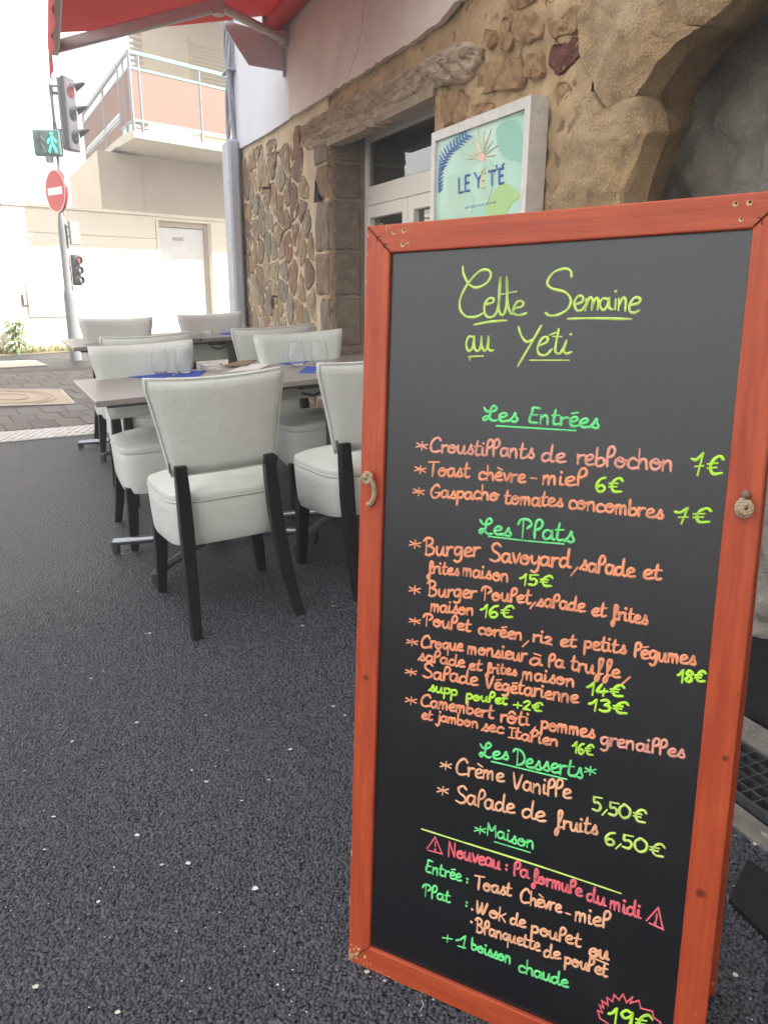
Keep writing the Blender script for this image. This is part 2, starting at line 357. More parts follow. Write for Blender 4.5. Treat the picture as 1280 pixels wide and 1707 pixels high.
# ================================================================== GROUND
def ground():
    mb = MB(); rad = [0, .4, .8, 1.2, 1.6, 2, 2.3, 2.5, 2.8, 3.2, 3.6, 4, 4.5, 5, 5.5, 6, 6.2, 7, 9, 12, 20, 40, 90, 200, 500]; n = 180; vs = []
    for r_ in rad:
        for k in range(n):
            w = 2*math.pi*k/n; x, y = r_*math.cos(w), r_*math.sin(w); vs.append((x, y, gz(x, y)))
    fs = [(i*n+k, i*n+(k+1) % n, (i+1)*n+(k+1) % n, (i+1)*n+k) for i in range(len(rad)-1) for k in range(n)]
    mb.add(vs, fs); o = mb.build('asphalt_ground', M['asphalt'], smooth=180, fix=False); tag(o, kind='structure')
ground()
def chips():
    rng = np.random.default_rng(3); sp = .0072
    ys = np.arange(.8, 3.3, sp); xs = np.arange(-1.9, 1.45, sp); X, Y = np.meshgrid(xs, ys)
    X = X+rng.uniform(-.45, .45, X.shape)*sp; Y = Y+rng.uniform(-.45, .45, Y.shape)*sp
    X = X.ravel(); Y = Y.ravel()
    k = (np.abs(X) < .52*Y+.12) & (X*.92+Y*.391 < 1.33)
    dd = np.hypot(X, Y); k &= (dd < 3.4) & (rng.random(len(X)) < np.clip((3.4-dd)/1.7, 0, 1)**1.3*.93)
    X, Y = X[k], Y[k]; n = len(X)
    base = np.array([(1, 0, 0), (0, 1, 0), (-1, 0, 0), (0, -1, 0), (0, 0, 1)], float)
    base = np.array([(1, .1, -.1), (.45, .9, -.1), (-.5, .85, -.1), (-1, -.1, -.1), (-.4, -.9, -.1), (.5, -.8, -.1), (.45, .1, .75), (-.3, .4, .8), (-.25, -.45, .7)])
    fs = [(0, 1, 6), (1, 7, 6), (1, 2, 7), (2, 3, 7), (3, 8, 7), (3, 4, 8), (4, 5, 8), (5, 6, 8), (5, 0, 6), (6, 7, 8)]
    a = rng.uniform(0, 6.28, n); sx = rng.uniform(.0032, .0056, n); sy = sx*rng.uniform(.6, 1, n); sz = rng.uniform(.0022, .0048, n)
    jit = rng.normal(0, .14, (n, 9, 3)); b = base[None]+jit*1.3
    x = b[:, :, 0]*sx[:, None]; y = b[:, :, 1]*sy[:, None]; z = b[:, :, 2]*sz[:, None]
    tilt = rng.normal(0, .25, (n, 1)); z = z+x*tilt
    ca, sa = np.cos(a)[:, None], np.sin(a)[:, None]
    gx = X[:, None]+x*ca-y*sa; gy = Y[:, None]+x*sa+y*ca
    gz_ = (.035*np.clip(np.hypot(X, Y)-2.5, 0, 3.7)+.04*(np.clip(X, -1.6, 1.3)+.6))[:, None]+z+.0004
    co = np.stack([gx, gy, gz_], -1).reshape(-1)
    f = (np.array(fs)[None]+(np.arange(n)*9)[:, None, None]).reshape(-1)
    me = bpy.data.meshes.new('asphalt_aggregate'); nf = n*len(fs)
    me.vertices.add(n*9); me.vertices.foreach_set('co', co); me.loops.add(nf*3); me.loops.foreach_set('vertex_index', f)
    me.polygons.add(nf); me.polygons.foreach_set('loop_start', np.arange(nf)*3); me.polygons.foreach_set('loop_total', np.full(nf, 3))
    me.update(); me.validate(); me.materials.append(M['chip'])
    o = bpy.data.objects.new('asphalt_aggregate', me); col.objects.link(o)
    tag(o, 'dark stone chips of the asphalt in the foreground', 'gravel', kind='stuff'); print('chips', n)
chips()
def litter():
    mb = MB(); rng = random.Random(5)
    big = [(121, 1238), (690, 1307), (250, 1058), (425, 1485), (345, 1306), (228, 1396), (120, 1240), (164, 1507), (314, 1442), (228, 1207), (484, 1252), (403, 1338), (320, 1287), (270, 1445), (448, 1303), (196, 1692), (463, 1646), (243, 1058), (575, 1195), (556, 1180), (343, 1195), (1020, 1620), (1225, 1630), (640, 1640), (612, 1625), (190, 880), (170, 900), (205, 925), (384, 945), (240, 942), (505, 1045), (555, 1012), (130, 988), (1258, 1410), (152, 1134), (90, 1365), (75, 1420), (60, 1650)]
    pts = [(gr(x, y), rng.uniform(.003, .007)) for x, y in big]
    for _ in range(330):
        p = gr(rng.uniform(0, 1280), rng.uniform(880, 1706)); pts.append((p, rng.uniform(.0008, .0022)))
    for p, s in pts:
        n = 5; a0 = rng.random()*6; q = [V((p.x+s*rng.uniform(.5, 1)*math.cos(a0+k*6.283/n)*1.3, p.y+s*rng.uniform(.4, 1)*math.sin(a0+k*6.283/n), p.z+.004+rng.uniform(0, .002))) for k in range(n)]
        mb.prism(q, (0, 0, .0006))
    for x, y in ((835, 318), (428, 1190), (265, 1365), (700, 1690)):
        p = gr(x, y) if y > 700 else gr(415, 1255); mb.tube([p+V((0, 0, .005)), p+V((.006, .008, .009)), p+V((.004, .02, .006))], .0005, 4)
    mb.build('petal_litter', M['litter']); tag(bpy.data.objects['petal_litter'], 'tiny pale petals and crumbs scattered over the dark asphalt', 'litter', kind='stuff')
litter()

# ---- tactile strip, pavers, covers, verge at the far left
TA = gr(0, 738); TB = gr(155, 724); TD = (TB-TA); TD.z = 0; TD.normalize(); TN = V((-TD.y, TD.x, 0))
def gpt(s, t, dz=0): 
    p = TA+TD*s+TN*t; return V((p.x, p.y, gz(p.x, p.y)+dz))
def tactile():
    mb = MB(); ns = 60; w = .42
    for i in range(-14, 30):
        a = i*.12; mb.prism([gpt(a, 0), gpt(a+.12, 0), gpt(a+.12, w), gpt(a, w)], (0, 0, .006))
    strip = mb.build('tactile_strip', M['tactile']); tag(strip, kind='structure')
    d = MB()
    for i in range(-24, 52):
        for j in range(7):
            c = gpt(i*.0625+(.03 if j % 2 else 0), .03+j*.06, .006)
            d.lathe([(.021, 0), (.018, .005), (.0, .0055)], c, 8)
    o = d.build('tactile_stud', M['tactile'], strip, smooth=60); o['kind'] = 'stuff'
tactile()
def pavers():
    bed = MB()
    for i in range(-16, 40):
        for j in range(12):
            a, t = i*.3, .43+j*.4
            bed.prism([gpt(a, t), gpt(a+.3, t), gpt(a+.3, t+.4), gpt(a, t+.4)], (0, 0, .003))
    b = bed.build('pavement', M['sandbed']); tag(b, kind='structure')
    rng = random.Random(2); cnt = 0; rest = MB(); W, L = .2, .4
    for j in range(11):
        for i in range(-22, 56):
            s = i*W; t = .45+j*L*.98+(0)
            o = (.0 if j % 2 else W/2)
            g = .006; s0, s1, t0, t1 = s+o+g, s+o+W-g, t+g, t+L*.98-g
            c = gpt((s0+s1)/2, (t0+t1)/2)
            # leave the covers free
            def inside(p, quad):
                r_ = True
                for k in range(4):
                    a, b_ = quad[k], quad[(k+1) % 4]
                    if (b_.x-a.x)*(p.y-a.y)-(b_.y-a.y)*(p.x-a.x) > 0: r_ = False
                return r_
            if any(inside(c, q) or inside(c, q[::-1]) for q in COVERS): continue
            dz = rng.uniform(.006, .012); q = [gpt(s0, t0, .003), gpt(s1, t0, .003), gpt(s1, t1, .003), gpt(s0, t1, .003)]
            top = [gpt(s0+.004, t0+.004, dz), gpt(s1-.004, t0+.004, dz), gpt(s1-.004, t1-.004, dz), gpt(s0+.004, t1-.004, dz)]
            cc = gpt((s0+s1)/2, (t0+t1)/2)
            vis = -.52*cc.y-.1 < cc.x < -.2*cc.y and cc.y < 11
            m_ = MB().rings([q, top]) if vis and cnt < 290 else rest.rings([q, top])
            if vis and cnt < 290:
                cnt += 1
                ctr = sum(top, V())/4; m_.v = [tuple(V(v)-ctr) for v in m_.v]; m_.build('paver', M['paver'], b, loc=ctr, fix=False)
    o = rest.build('paver_field', M['paver'], b, fix=False); o['kind'] = 'stuff'; print('pavers', cnt)
mq = [gr(0, 652), gr(103, 652), gr(125, 675), gr(0, 681)]
e1 = (mq[1]-mq[0]).normalized()
mq = [mq[0]-e1*.5, mq[1], mq[2], mq[3]-e1*.5]
wq = [gr(0, 606), gr(58, 602), gr(80, 610), gr(0, 618)]; wq = [wq[0]-e1*.5, wq[1], wq[2], wq[3]-e1*.5]
COVERS = [mq, wq]
pavers()
def cover():
    r_ = empty('manhole_cover', (mq[0]+mq[2])/2, label='square manhole cover with concentric rings in the pavement, sunlit tone painted on', cat='manhole cover')
    c0 = r_.location.copy(); L_ = lambda p: p-c0
    z = V((0, 0, .014)); MB().prism([L_(p)+V((0, 0, .004)) for p in mq], (0, 0, .010)).build('frame', M['cover'], r_)
    ctr = (mq[0]+mq[1]+mq[2]+mq[3])/4; a = (mq[1]-mq[0])/2; b = ((mq[3]+mq[2])-(mq[0]+mq[1]))/4
    for k, f in enumerate((.93, .78, .4)):
        mb = MB(); mb.tube([L_(ctr)+a*(f*math.cos(w*.1745))*.86+b*(f*math.sin(w*.1745))+V((0, 0, .014)) for w in range(36)], .012, 6, closed=True)
        mb.build('ring', M['cover'], r_, smooth=180)
    rim = MB(); q = [L_(p)+V((0, 0, .014)) for p in mq]
    for i in range(4): rim.tube([q[i], q[(i+1) % 4]], .013, 4)
    rim.build('rim', M['concrete'], r_)
    o = MB().prism([p+V((0, 0, .005)) for p in wq], (0, 0, .012)).build('concrete_slab', M['concrete']); tag(o, 'pale concrete slab set in the pavers near the neighbouring wall', 'slab')
cover()

# ================================================================== RESTAURANT WALL
wall = empty('restaurant_wall', FW(-5, 0), label='old restaurant facade of rubble stone, plaster and an arched stone recess', cat='wall')
WI = wall.location.copy()
def wb(mb, name, m, parent=wall, **k):
    if parent is wall: mb.v = [tuple(V(v)-WI) for v in mb.v]
    return mb.build(name, m, parent, **k)
WU0, WU1, WZ0, WZ1, REC = -5.05, -3.55, .75, 2.13, .24
UC = -7.62
FR = (UU, NO, V((0, 0, 1)))
def fbox(mb, u0, u1, z0, z1, o0, o1, bev=0):
    return mb.box(FW((u0+u1)/2, (z0+z1)/2, (o0+o1)/2), (abs(u1-u0), abs(o1-o0), abs(z1-z0)), FR, bev)
# mortar bed in pieces round the openings
def mgrid(u0, u1, z0, z1, amp=.008, step=.03, o=0.0):
    nu, nz = max(2, int((u1-u0)/step)), max(2, int((z1-z0)/step)); vs = []
    for j in range(nz+1):
        for i in range(nu+1):
            u = u0+(u1-u0)*i/nu; z = z0+(z1-z0)*j/nz
            d = amp*(noise.noise(V((u*3, z*3, 0)))+.6*noise.noise(V((u*11, z*11, 5)))+.35*noise.noise(V((u*30, z*30, 9))))-amp*.3
            vs.append(FW(u, z, o+d))
    return vs, [(j*(nu+1)+i, j*(nu+1)+i+1, (j+1)*(nu+1)+i+1, (j+1)*(nu+1)+i) for j in range(nz) for i in range(nu)]
mb = MB(); mb.add(*mgrid(UC, WU0, -.05, 2.45, step=.035)); wb(mb, 'mortar', M['mortar_pale'], smooth=180, fix=False)
mb = MB()
for a in ((WU0, WU1, -.05, WZ0), (WU0, WU1, WZ1, 2.9), (UC, WU0, 2.45, 2.9), (WU1, -2.35, -.05, 2.9), (-2.35, 3.5, 2.15, 2.9)): mb.add(*mgrid(*a, amp=.03, step=.02))
wb(mb, 'mortar_coat', M['mortar'], smooth=180, fix=False)
mb = MB(); fbox(mb, UC, 3.5, 2.9, 9.2, -.4, 0); fbox(mb, UC, WU0, -.1, 2.9, -.4, -.03); fbox(mb, WU1, -2.75, -.1, 2.9, -.4, -.03); fbox(mb, WU0, WU1, WZ1+.02, 2.9, -.4, -.03); fbox(mb, -2.75, 3.5, 2.7, 2.9, -.4, -.03)
fbox(mb, WU0, WU1, -.1, WZ0-.02, -.4, -.03); fbox(mb, WU0, WU1, WZ0, WZ1, -.75, -.7)
wb(mb, 'masonry', M['plaster'])
# the rest of the restaurant: side wall and roof
bld = empty('restaurant_building', FW(-2, 0, -4), label='body of the restaurant building behind the stone facade', cat='building')
mb = MB(); fbox(mb, UC, UC+.4, -.1, 9, -8, -.42); fbox(mb, UC, 3.5, -.1, 9, -8.4, -8); fbox(mb, 3.1, 3.5, -.1, 9, -8, -.42)
mb.v = [tuple(V(v)-bld.location) for v in mb.v]; mb.build('outer_wall', M['plaster_white'], bld)
mb = MB(); fbox(mb, UC-.2, 3.7, 9.2, 9.5, -8.6, .15); mb.v = [tuple(V(v)-bld.location) for v in mb.v]; mb.build('roof', M['grey_rail'], bld)

def raw(px, o=0): return [fc(x, y, o) for x, y in px]
# plaster above, real outline of its broken lower edge
edgeL = raw([(394, 253), (418, 240), (442, 227), (466, 212), (490, 196)]); edgeR = raw([(490, 196), (515, 182), (532, 172), (552, 160), (573, 146), (600, 130), (642, 104), (655, 94), (669, 86), (690, 76), (704, 65), (722, 52), (738, 41), (750, 28), (759, 17), (779, -2), (830, -60), (930, -190)])
def plaster(edge, u0, name, m, o, u_end=None):
    pts = []
    for i in range(len(edge)-1):
        (a, b), (c, d) = edge[i], edge[i+1]
        n = max(2, int(abs(c-a)/.04))
        for k in range(n):
            t = k/n; u = a+(c-a)*t; z = b+(d-b)*t + .012*noise.noise(V((u*14, 3, 0)))+.008*noise.noise(V((u*40, 8, 0))); pts.append((u, z))
    pts.append(edge[-1]); pts[0] = edge[0]
    nz = 14; vs = []; ztop = 4.6
    for j in range(nz+1):
        for (u, z) in pts:
            zz = z+(ztop-z)*(j/nz)**1.3; d = .007*noise.noise(V((u*2.5, zz*2.5, 1)))+.002*noise.noise(V((u*12, zz*12, 1)))
            vs.append(FW(u, zz, o+d*(1 if j else .3)))
    n = len(pts); fs = [(j*n+i, j*n+i+1, (j+1)*n+i+1, (j+1)*n+i) for j in range(nz) for i in range(n-1)]
    vs += [FW(u, z+.002, .0) for u, z in pts]; b = (nz+1)*n; fs += [(b+i, b+i+1, i+1, i) for i in range(n-1)]
    mb = MB().add(vs, fs); wb(mb, name, m, smooth=50, fix=False)
edgeL[0] = (UC, edgeL[0][1])
plaster(edgeL, UC, 'white_plaster', M['plaster_white'], .026)
plaster(edgeR, None, 'pink_plaster', M['plaster'], .034)
# cracks in plaster
ck = MB()
for pl_ in ([(609, 0), (606, 20), (603, 45), (600, 70), (594, 92), (585, 112), (580, 136)], [(615, 88), (622, 82), (630, 82), (636, 88)], [(604, 45), (611, 60), (614, 75)], [(628, 0), (632, 5), (638, 9)]):
    ck.tube([FW(*fc(x, y, .036), .0375) for x, y in pl_], .0008, 4)
wb(ck, 'crack', M['beam'])

# stones --------------------------------------------------------
def clip(poly, a, b):   # keep side nearer to a than b
    mx, my = (a[0]+b[0])/2, (a[1]+b[1])/2; nx, ny = b[0]-a[0], b[1]-a[1]; out = []
    for i in range(len(poly)):
        p, q = poly[i], poly[(i+1) % len(poly)]
        dp = (p[0]-mx)*nx+(p[1]-my)*ny; dq = (q[0]-mx)*nx+(q[1]-my)*ny
        if dp <= 0: out.append(p)
        if dp*dq < 0: t = dp/(dp-dq); out.append((p[0]+(q[0]-p[0])*t, p[1]+(q[1]-p[1])*t))
    return out
def shrink(poly, g):
    cx = sum(p[0] for p in poly)/len(poly); cy = sum(p[1] for p in poly)/len(poly)
    out = []
    for x, y in poly:
        d = math.hypot(x-cx, y-cy); f = max(.15, (d-g)/d) if d > 0 else 1; out.append((cx+(x-cx)*f, cy+(y-cy)*f))
    return out
def stone(poly, name, m, parent, h=.02, o=0.0, k=3, rough=.012, lum=.5, frame=None):
    pts = catmull([(x, y, 0) for x, y in poly], k, closed=True)
    pts = [(p.x+rough*1.1*noise.noise(V((p.x*22, p.y*22, 2)))+rough*.5*noise.noise(V((p.x*60, p.y*60, 2))), p.y+rough*1.1*noise.noise(V((p.x*22, p.y*22, 7)))+rough*.5*noise.noise(V((p.x*60, p.y*60, 7)))) for p in pts]
    cx = sum(p[0] for p in pts)/len(pts); cy = sum(p[1] for p in pts)/len(pts); fr = frame or FW
    tx, ty = noise.noise(V((cx*7, cy*7, 1)))*.06, noise.noise(V((cx*7, cy*7, 5)))*.06
    ri = [(1.0, -.014), (.985, h*.35), (.95, h*.8), (.86, h), (.68, h*1.05), (.45, h*1.1), (.2, h*1.1)]; rings = []
    for f, d in ri: rings.append([fr(cx+(x-cx)*f, cy+(y-cy)*f, o+d+((rough*.9*noise.noise(V((x*13*f, y*13*f, cx*9)))+rough*.6*noise.noise(V((x*34*f, y*34*f, cx*9)))+tx*(x-cx)*f+ty*(y-cy)*f) if f < .99 else 0)) for x, y in pts])
    mb = MB().rings(rings); ctr = fr(cx, cy, o); mb.v = [tuple(V(v)-ctr) for v in mb.v]
    loc = ctr-(WI if parent is wall else V((0, 0, 0)))
    return mb.build(name, m, parent, smooth=60, loc=loc)
def rubble(u0, u1, z0, z1, du, dz, m, gap=.02, top=None, seed=1, prob=1, h=.02, avoid=None):
    rng = random.Random(seed); sites = []; nz = round((z1-z0)/dz)+2; nu = round((u1-u0)/du)+2
    for j in range(-1, nz):
        for i in range(-1, nu):
            sites.append((u0+(i+.5+(.5 if j % 2 else 0)+rng.uniform(-.42, .42))*du, z0+(j+.5+rng.uniform(-.4, .4))*dz))
    sites = [q for q in sites if rng.random() > .1]
    c = 0
    for a in sites:
        if not (u0+.04 < a[0] < u1-.03 and z0 < a[1] < z1): continue
        if top and a[1] > top(a[0])-.08: continue
        if rng.random() > prob or (avoid and avoid(*a)): continue
        asp = du/dz
        poly = [(a[0]-1, a[1]-1), (a[0]+1, a[1]-1), (a[0]+1, a[1]+1), (a[0]-1, a[1]+1)]
        for b in sites:
            if b is a or abs(b[0]-a[0]) > du*2.4 or abs(b[1]-a[1]) > dz*2.4: continue
            poly = clip(poly, a, b)
            if len(poly) < 3: break
        if len(poly) < 3: continue
        poly = [(min(max(x, u0+.012), u1-.008), max(y, 0)) for x, y in poly]
        if top: poly = [(x, min(y, top(x)-.035)) for x, y in poly]
        poly = shrink(poly, gap*rng.uniform(.6, 1.3))
        ar = abs(sum(poly[i][0]*poly[(i+1) % len(poly)][1]-poly[(i+1) % len(poly)][0]*poly[i][1] for i in range(len(poly))))/2
        if ar < .004: continue
        # subdivide long edges so that the smoothing keeps the shape
        q = []
        for i in range(len(poly)):
            p, r_ = poly[i], poly[(i+1) % len(poly)]; q.append((p[0]*.78+r_[0]*.22, p[1]*.78+r_[1]*.22)); q.append((p[0]*.22+r_[0]*.78, p[1]*.22+r_[1]*.78))
        stone(q, 'stone', m, wall, h=h*rng.uniform(.3, .8)); c += 1
    print('stones', c)
def topL(u):
    e = edgeL+edgeR[1:8]
    for (a, b), (c, d) in zip(e, e[1:]):
        if a <= u <= c: return b+(d-b)*(u-a)/(c-a)
    return e[-1][1] if u > e[-1][0] else e[0][1]
def topR(u):
    for (a, b), (c, d) in zip(edgeR, edgeR[1:]):
        if a <= u <= c: return b+(d-b)*(u-a)/(c-a)
    return 9 if u > edgeR[-1][0] else 0
rubble(UC+.05, -5.36, .02, 2.4, .29, .135, M['stone'], gap=.016, h=.006, top=lambda u: min(topL(u), 2.36), seed=4, avoid=lambda u, z: (u > -5.72 and z > 2.0))
def mpoly(px, name, m, h=.02, o=.002, **k): return stone(raw(px, o+h), name, m, wall, h=h*.45, o=o, rough=.014, **k)
MPR = .02
o = mpoly([(906, 84), (922, 74), (940, 66), (958, 61), (965, 68), (963, 90), (955, 104), (936, 116), (918, 125), (908, 112)], 'stone', M['red_stone'], h=.03); o['label'] = 'dark red stone'
for px in ([(852, 30), (868, 22), (893, 22), (898, 48), (892, 62), (866, 68), (850, 60)], [(802, 50), (812, 46), (822, 52), (820, 68), (811, 80), (803, 70)],
           [(908, 28), (930, 20), (955, 8), (957, 30), (952, 50), (928, 62), (914, 68), (909, 50)], [(868, 94), (880, 86), (896, 92), (897, 118), (888, 131), (870, 130)],
           [(793, 112), (815, 100), (848, 92), (858, 104), (861, 136), (842, 146), (812, 152), (790, 158), (788, 135)], [(732, 152), (752, 148), (775, 158), (777, 180), (768, 198), (735, 204), (729, 176)],
           [(829, 36), (836, 28), (844, 32), (845, 66), (838, 82), (829, 80)], [(902, -20), (925, -28), (928, -2), (912, 12), (902, 4)], [(786, 84), (794, 76), (800, 88), (796, 100), (788, 102)], [(840, -30), (880, -40), (890, -8), (862, 10), (842, 8)], [(922, 140), (940, 128), (948, 150), (936, 178), (924, 172)], [(782, 172), (800, 166), (815, 172), (812, 188), (786, 194)]):
    mpoly(px, 'stone', M['ochre_stone'], h=.022)
TRC = [fc(x, y) for x, y in ((935, 92), (872, 45), (812, 62), (932, 40), (883, 108), (825, 125), (755, 175), (837, 55), (915, -5), (791, 90), (862, -15), (935, 155), (797, 180))]
rubble(-4.6, -2.75, 2.12, 2.75, .17, .1, M['ochre_stone'], seed=21, gap=.03, h=.002, prob=.6, avoid=lambda u, z: any(math.hypot(u-a, z-b) < .14 for a, b in TRC) or z < 2.33+(u+4.6)*-.02+(0 if u < -3.15 else -.4) or z > topR(u)-.1)
rubble(-3.2, -2.75, 1.5, 2.12, .17, .11, M['ochre_stone'], seed=23, gap=.03, h=.002, prob=.6, avoid=lambda u, z: any(math.hypot(u-a, z-b) < .13 for a, b in TRC))
rubble(WU1+.02, -2.75, .02, 1.45, .26, .2, M['ochre_stone'], seed=9, gap=.02)
# quoins on both sides of the window corner: a face on the wall and one in the reveal
zq = [0, .42, .8, 1.13, 1.42, 1.74, 1.96, WZ1-.004]
def RV(o_, z, d=0): return FW(WU0+d, z, -o_)      # reveal frame: o_ = depth into wall
def RV2(a, b, d): return FW(WU0+d, b, -a)
rng = random.Random(8)
for i in range(len(zq)-1):
    z0, z1 = zq[i]+.009, zq[i+1]-.009; w = rng.choice((.28, .2, .24))
    rect = lambda x0, x1: [(x0+.006, z0+.018), (x0+.02, z0), ((x0+x1)/2, z0+.003), (x1-.01, z0), (x1, z0+.02), (x1, (z0+z1)/2), (x1, z1-.02), (x1-.01, z1), ((x0+x1)/2, z1-.003), (x0+.02, z1), (x0, z1-.03), (x0-.003, (z0+z1)/2)]
    stone(rect(WU0-w, WU0-.004), 'quoin_face', M['stone'] if i % 2 else M['quoin'], wall, h=.012, k=2, rough=.014)
    stone(rect(.012, REC-.03), 'quoin', M['quoin'], wall, h=.016, k=2, rough=.01, frame=RV2)
mb = MB(); fbox(mb, WU0-.1, WU0, 0, WZ1, -REC-.1, 0.002); wb(mb, 'jamb_bed', M['mortar'])
mb = MB(); fbox(mb, WU1, WU1+.1, 0, WZ1, -REC-.1, -.002); wb(mb, 'jamb_bed', M['mortar'])
mb = MB(); fbox(mb, WU0, WU1, WZ0-.06, WZ0, -REC-.1, .03); wb(mb, 'window_sill', M['kerbstone'])
mb = MB(); fbox(mb, WU0, WU1, WZ1, WZ1+.06, -REC-.1, -.004); wb(mb, 'soffit_board', M['old_wood'])
# timber lintel, traced outline extruded to a real beam with knots
beam_px = [(497, 210), (508, 195), (524, 188), (539, 179), (555, 166), (573, 158), (597, 149), (621, 137), (645, 127), (662, 113), (690, 100), (721, 82), (741, 69), (766, 65), (783, 76), (787, 95), (781, 113), (775, 126), (766, 134), (748, 138), (731, 138), (710, 148), (690, 158), (668, 174), (649, 187), (634, 196), (618, 203), (584, 218), (549, 235), (525, 243), (501, 249)]
def beam():
    pts = raw(beam_px, .05); N_ = len(pts); top = pts[:14]; 
    xs = sorted(set(p[0] for p in pts)); u0, u1 = min(xs), max(xs); nu, nv = 240, 30
    def span(u):
        zs = []
        for i in range(N_):
            (a, b), (c, d) = pts[i], pts[(i+1) % N_]
            if (a-u)*(c-u) <= 0 and a != c: zs.append(b+(d-b)*(u-a)/(c-a))
        return (min(zs), max(zs)) if len(zs) > 1 else None
    rings = []
    kn = [(fc(742, 108, .05), .085), (fc(566, 185, .05), .06), (fc(512, 215, .05), .05), (fc(697, 118, .05), .05)]
    for i in range(nu+1):
        u = u0+.004+(u1-u0-.008)*i/nu; s = span(u)
        if not s: continue
        lo, hi = s
        if hi-lo < .02: lo, hi = (lo+hi)/2-.012, (lo+hi)/2+.012
        r_ = []
        for j in range(nv+1):
            t = j/nv; z = lo+(hi-lo)*t; b = .022*(1-abs(2*t-1)**9)
            warp = z
            for (kc, kr) in kn:
                dx, dz = (u-kc[0])/1.7, z-kc[1]; dd = math.hypot(dx, dz); warp += .09*math.exp(-(dd/kr)**2)*(1 if dz > 0 else -1)
            g = .009*math.sin(warp*190+u*2+4*noise.noise(V((u*3, z*12, 0))))-.02*max(0, noise.noise(V((u*2.5, warp*60, 8)))-.3)+.016*noise.noise(V((u*6, warp*34, 4)))+.008*noise.noise(V((u*30, z*60, 4)))
            for (kc, kr) in kn:
                dd = math.hypot((u-kc[0])/1.5, z-kc[1])/kr
                if dd < 1.6: g += .02*math.exp(-dd*dd)*(1+.6*math.sin(dd*14+noise.noise(V((u*20, z*20, 0)))*4))
            r_.append(FW(u, z, .006+b+g*min(1, 6*t*(1-t)+.2)))
        r_.append(FW(u, hi, -.05)); r_.append(FW(u, lo, -.05)); rings.append(r_)
    mb = MB().rings(rings); wb(mb, 'lintel_beam', M['beam'], smooth=70)
beam()
mb = MB()
for a, b in (((552, 238), (615, 207)), ((649, 193), (728, 150)), ((622, 205), (629, 202))):
    (u0, z0), (u1, z1) = fc(*a, .0), fc(*b, .0); zt = WZ1-.0
    mb.prism([FW(u0, z0-.02, .028), FW(u1, z1-.025, .02), FW(u1, z1+.02, .02), FW(u0, z0+.028, .028)], NO*-.09)
wb(mb, 'packing_strip', M['old_wood'])
# window ----------------------------------------------------------
win = bpy.data.objects.new('window', None); col.objects.link(win); win.parent = wall; win.location = FW((WU0+WU1)/2, WZ0, -REC)-WI
WO = FW((WU0+WU1)/2, WZ0, -REC)
def wn(mb, name, m, **k): mb.v = [tuple(V(v)-WO) for v in mb.v]; return mb.build(name, m, win, **k)
def frame4(mb, u0, u1, z0, z1, w, o0, o1, bev=.004, wt=None):
    wt = wt or w
    fbox(mb, u0, u0+w, z0, z1, o0, o1, bev); fbox(mb, u1-w, u1, z0, z1, o0, o1, bev)
    fbox(mb, u0+w, u1-w, z1-wt, z1, o0, o1, bev); fbox(mb, u0+w, u1-w, z0, z0+wt, o0, o1, bev)
mb = MB(); o0, o1 = -REC-.06, -REC; zt = 1.74; ul = (WU0+WU1)/2-.03
frame4(mb, WU0, WU1, WZ0, WZ1-.0, .05, o0, o1); fbox(mb, WU0+.05, WU1-.05, zt-.04, zt+.075, o0, o1, .004); wn(mb, 'frame', M['pvc'])
for a, b in ((WU0+.055, ul-.004), (ul+.004, WU1-.055)):
    mb = MB(); frame4(mb, a, b, WZ0+.055, zt-.045, .075, o0-.002, o1+.014); wn(mb, 'casement', M['pvc'])
    mb = MB(); fbox(mb, a+.076, b-.076, WZ0+.13, zt-.121, o1-.03, o1-.022); wn(mb, 'pane', M['pane'])
mb = MB(); fbox(mb, WU0+.051, WU1-.051, zt+.076, WZ1-.051, o1-.03, o1-.022); wn(mb, 'pane', M['pane'])
mb = MB()
for z in (zt+.0, ): mb.tube([FW(WU0+.055, z, o1+.006), FW(WU0+.105, z, o1+.006)], .007, 6)
wn(mb, 'hinge', M['pvc'])
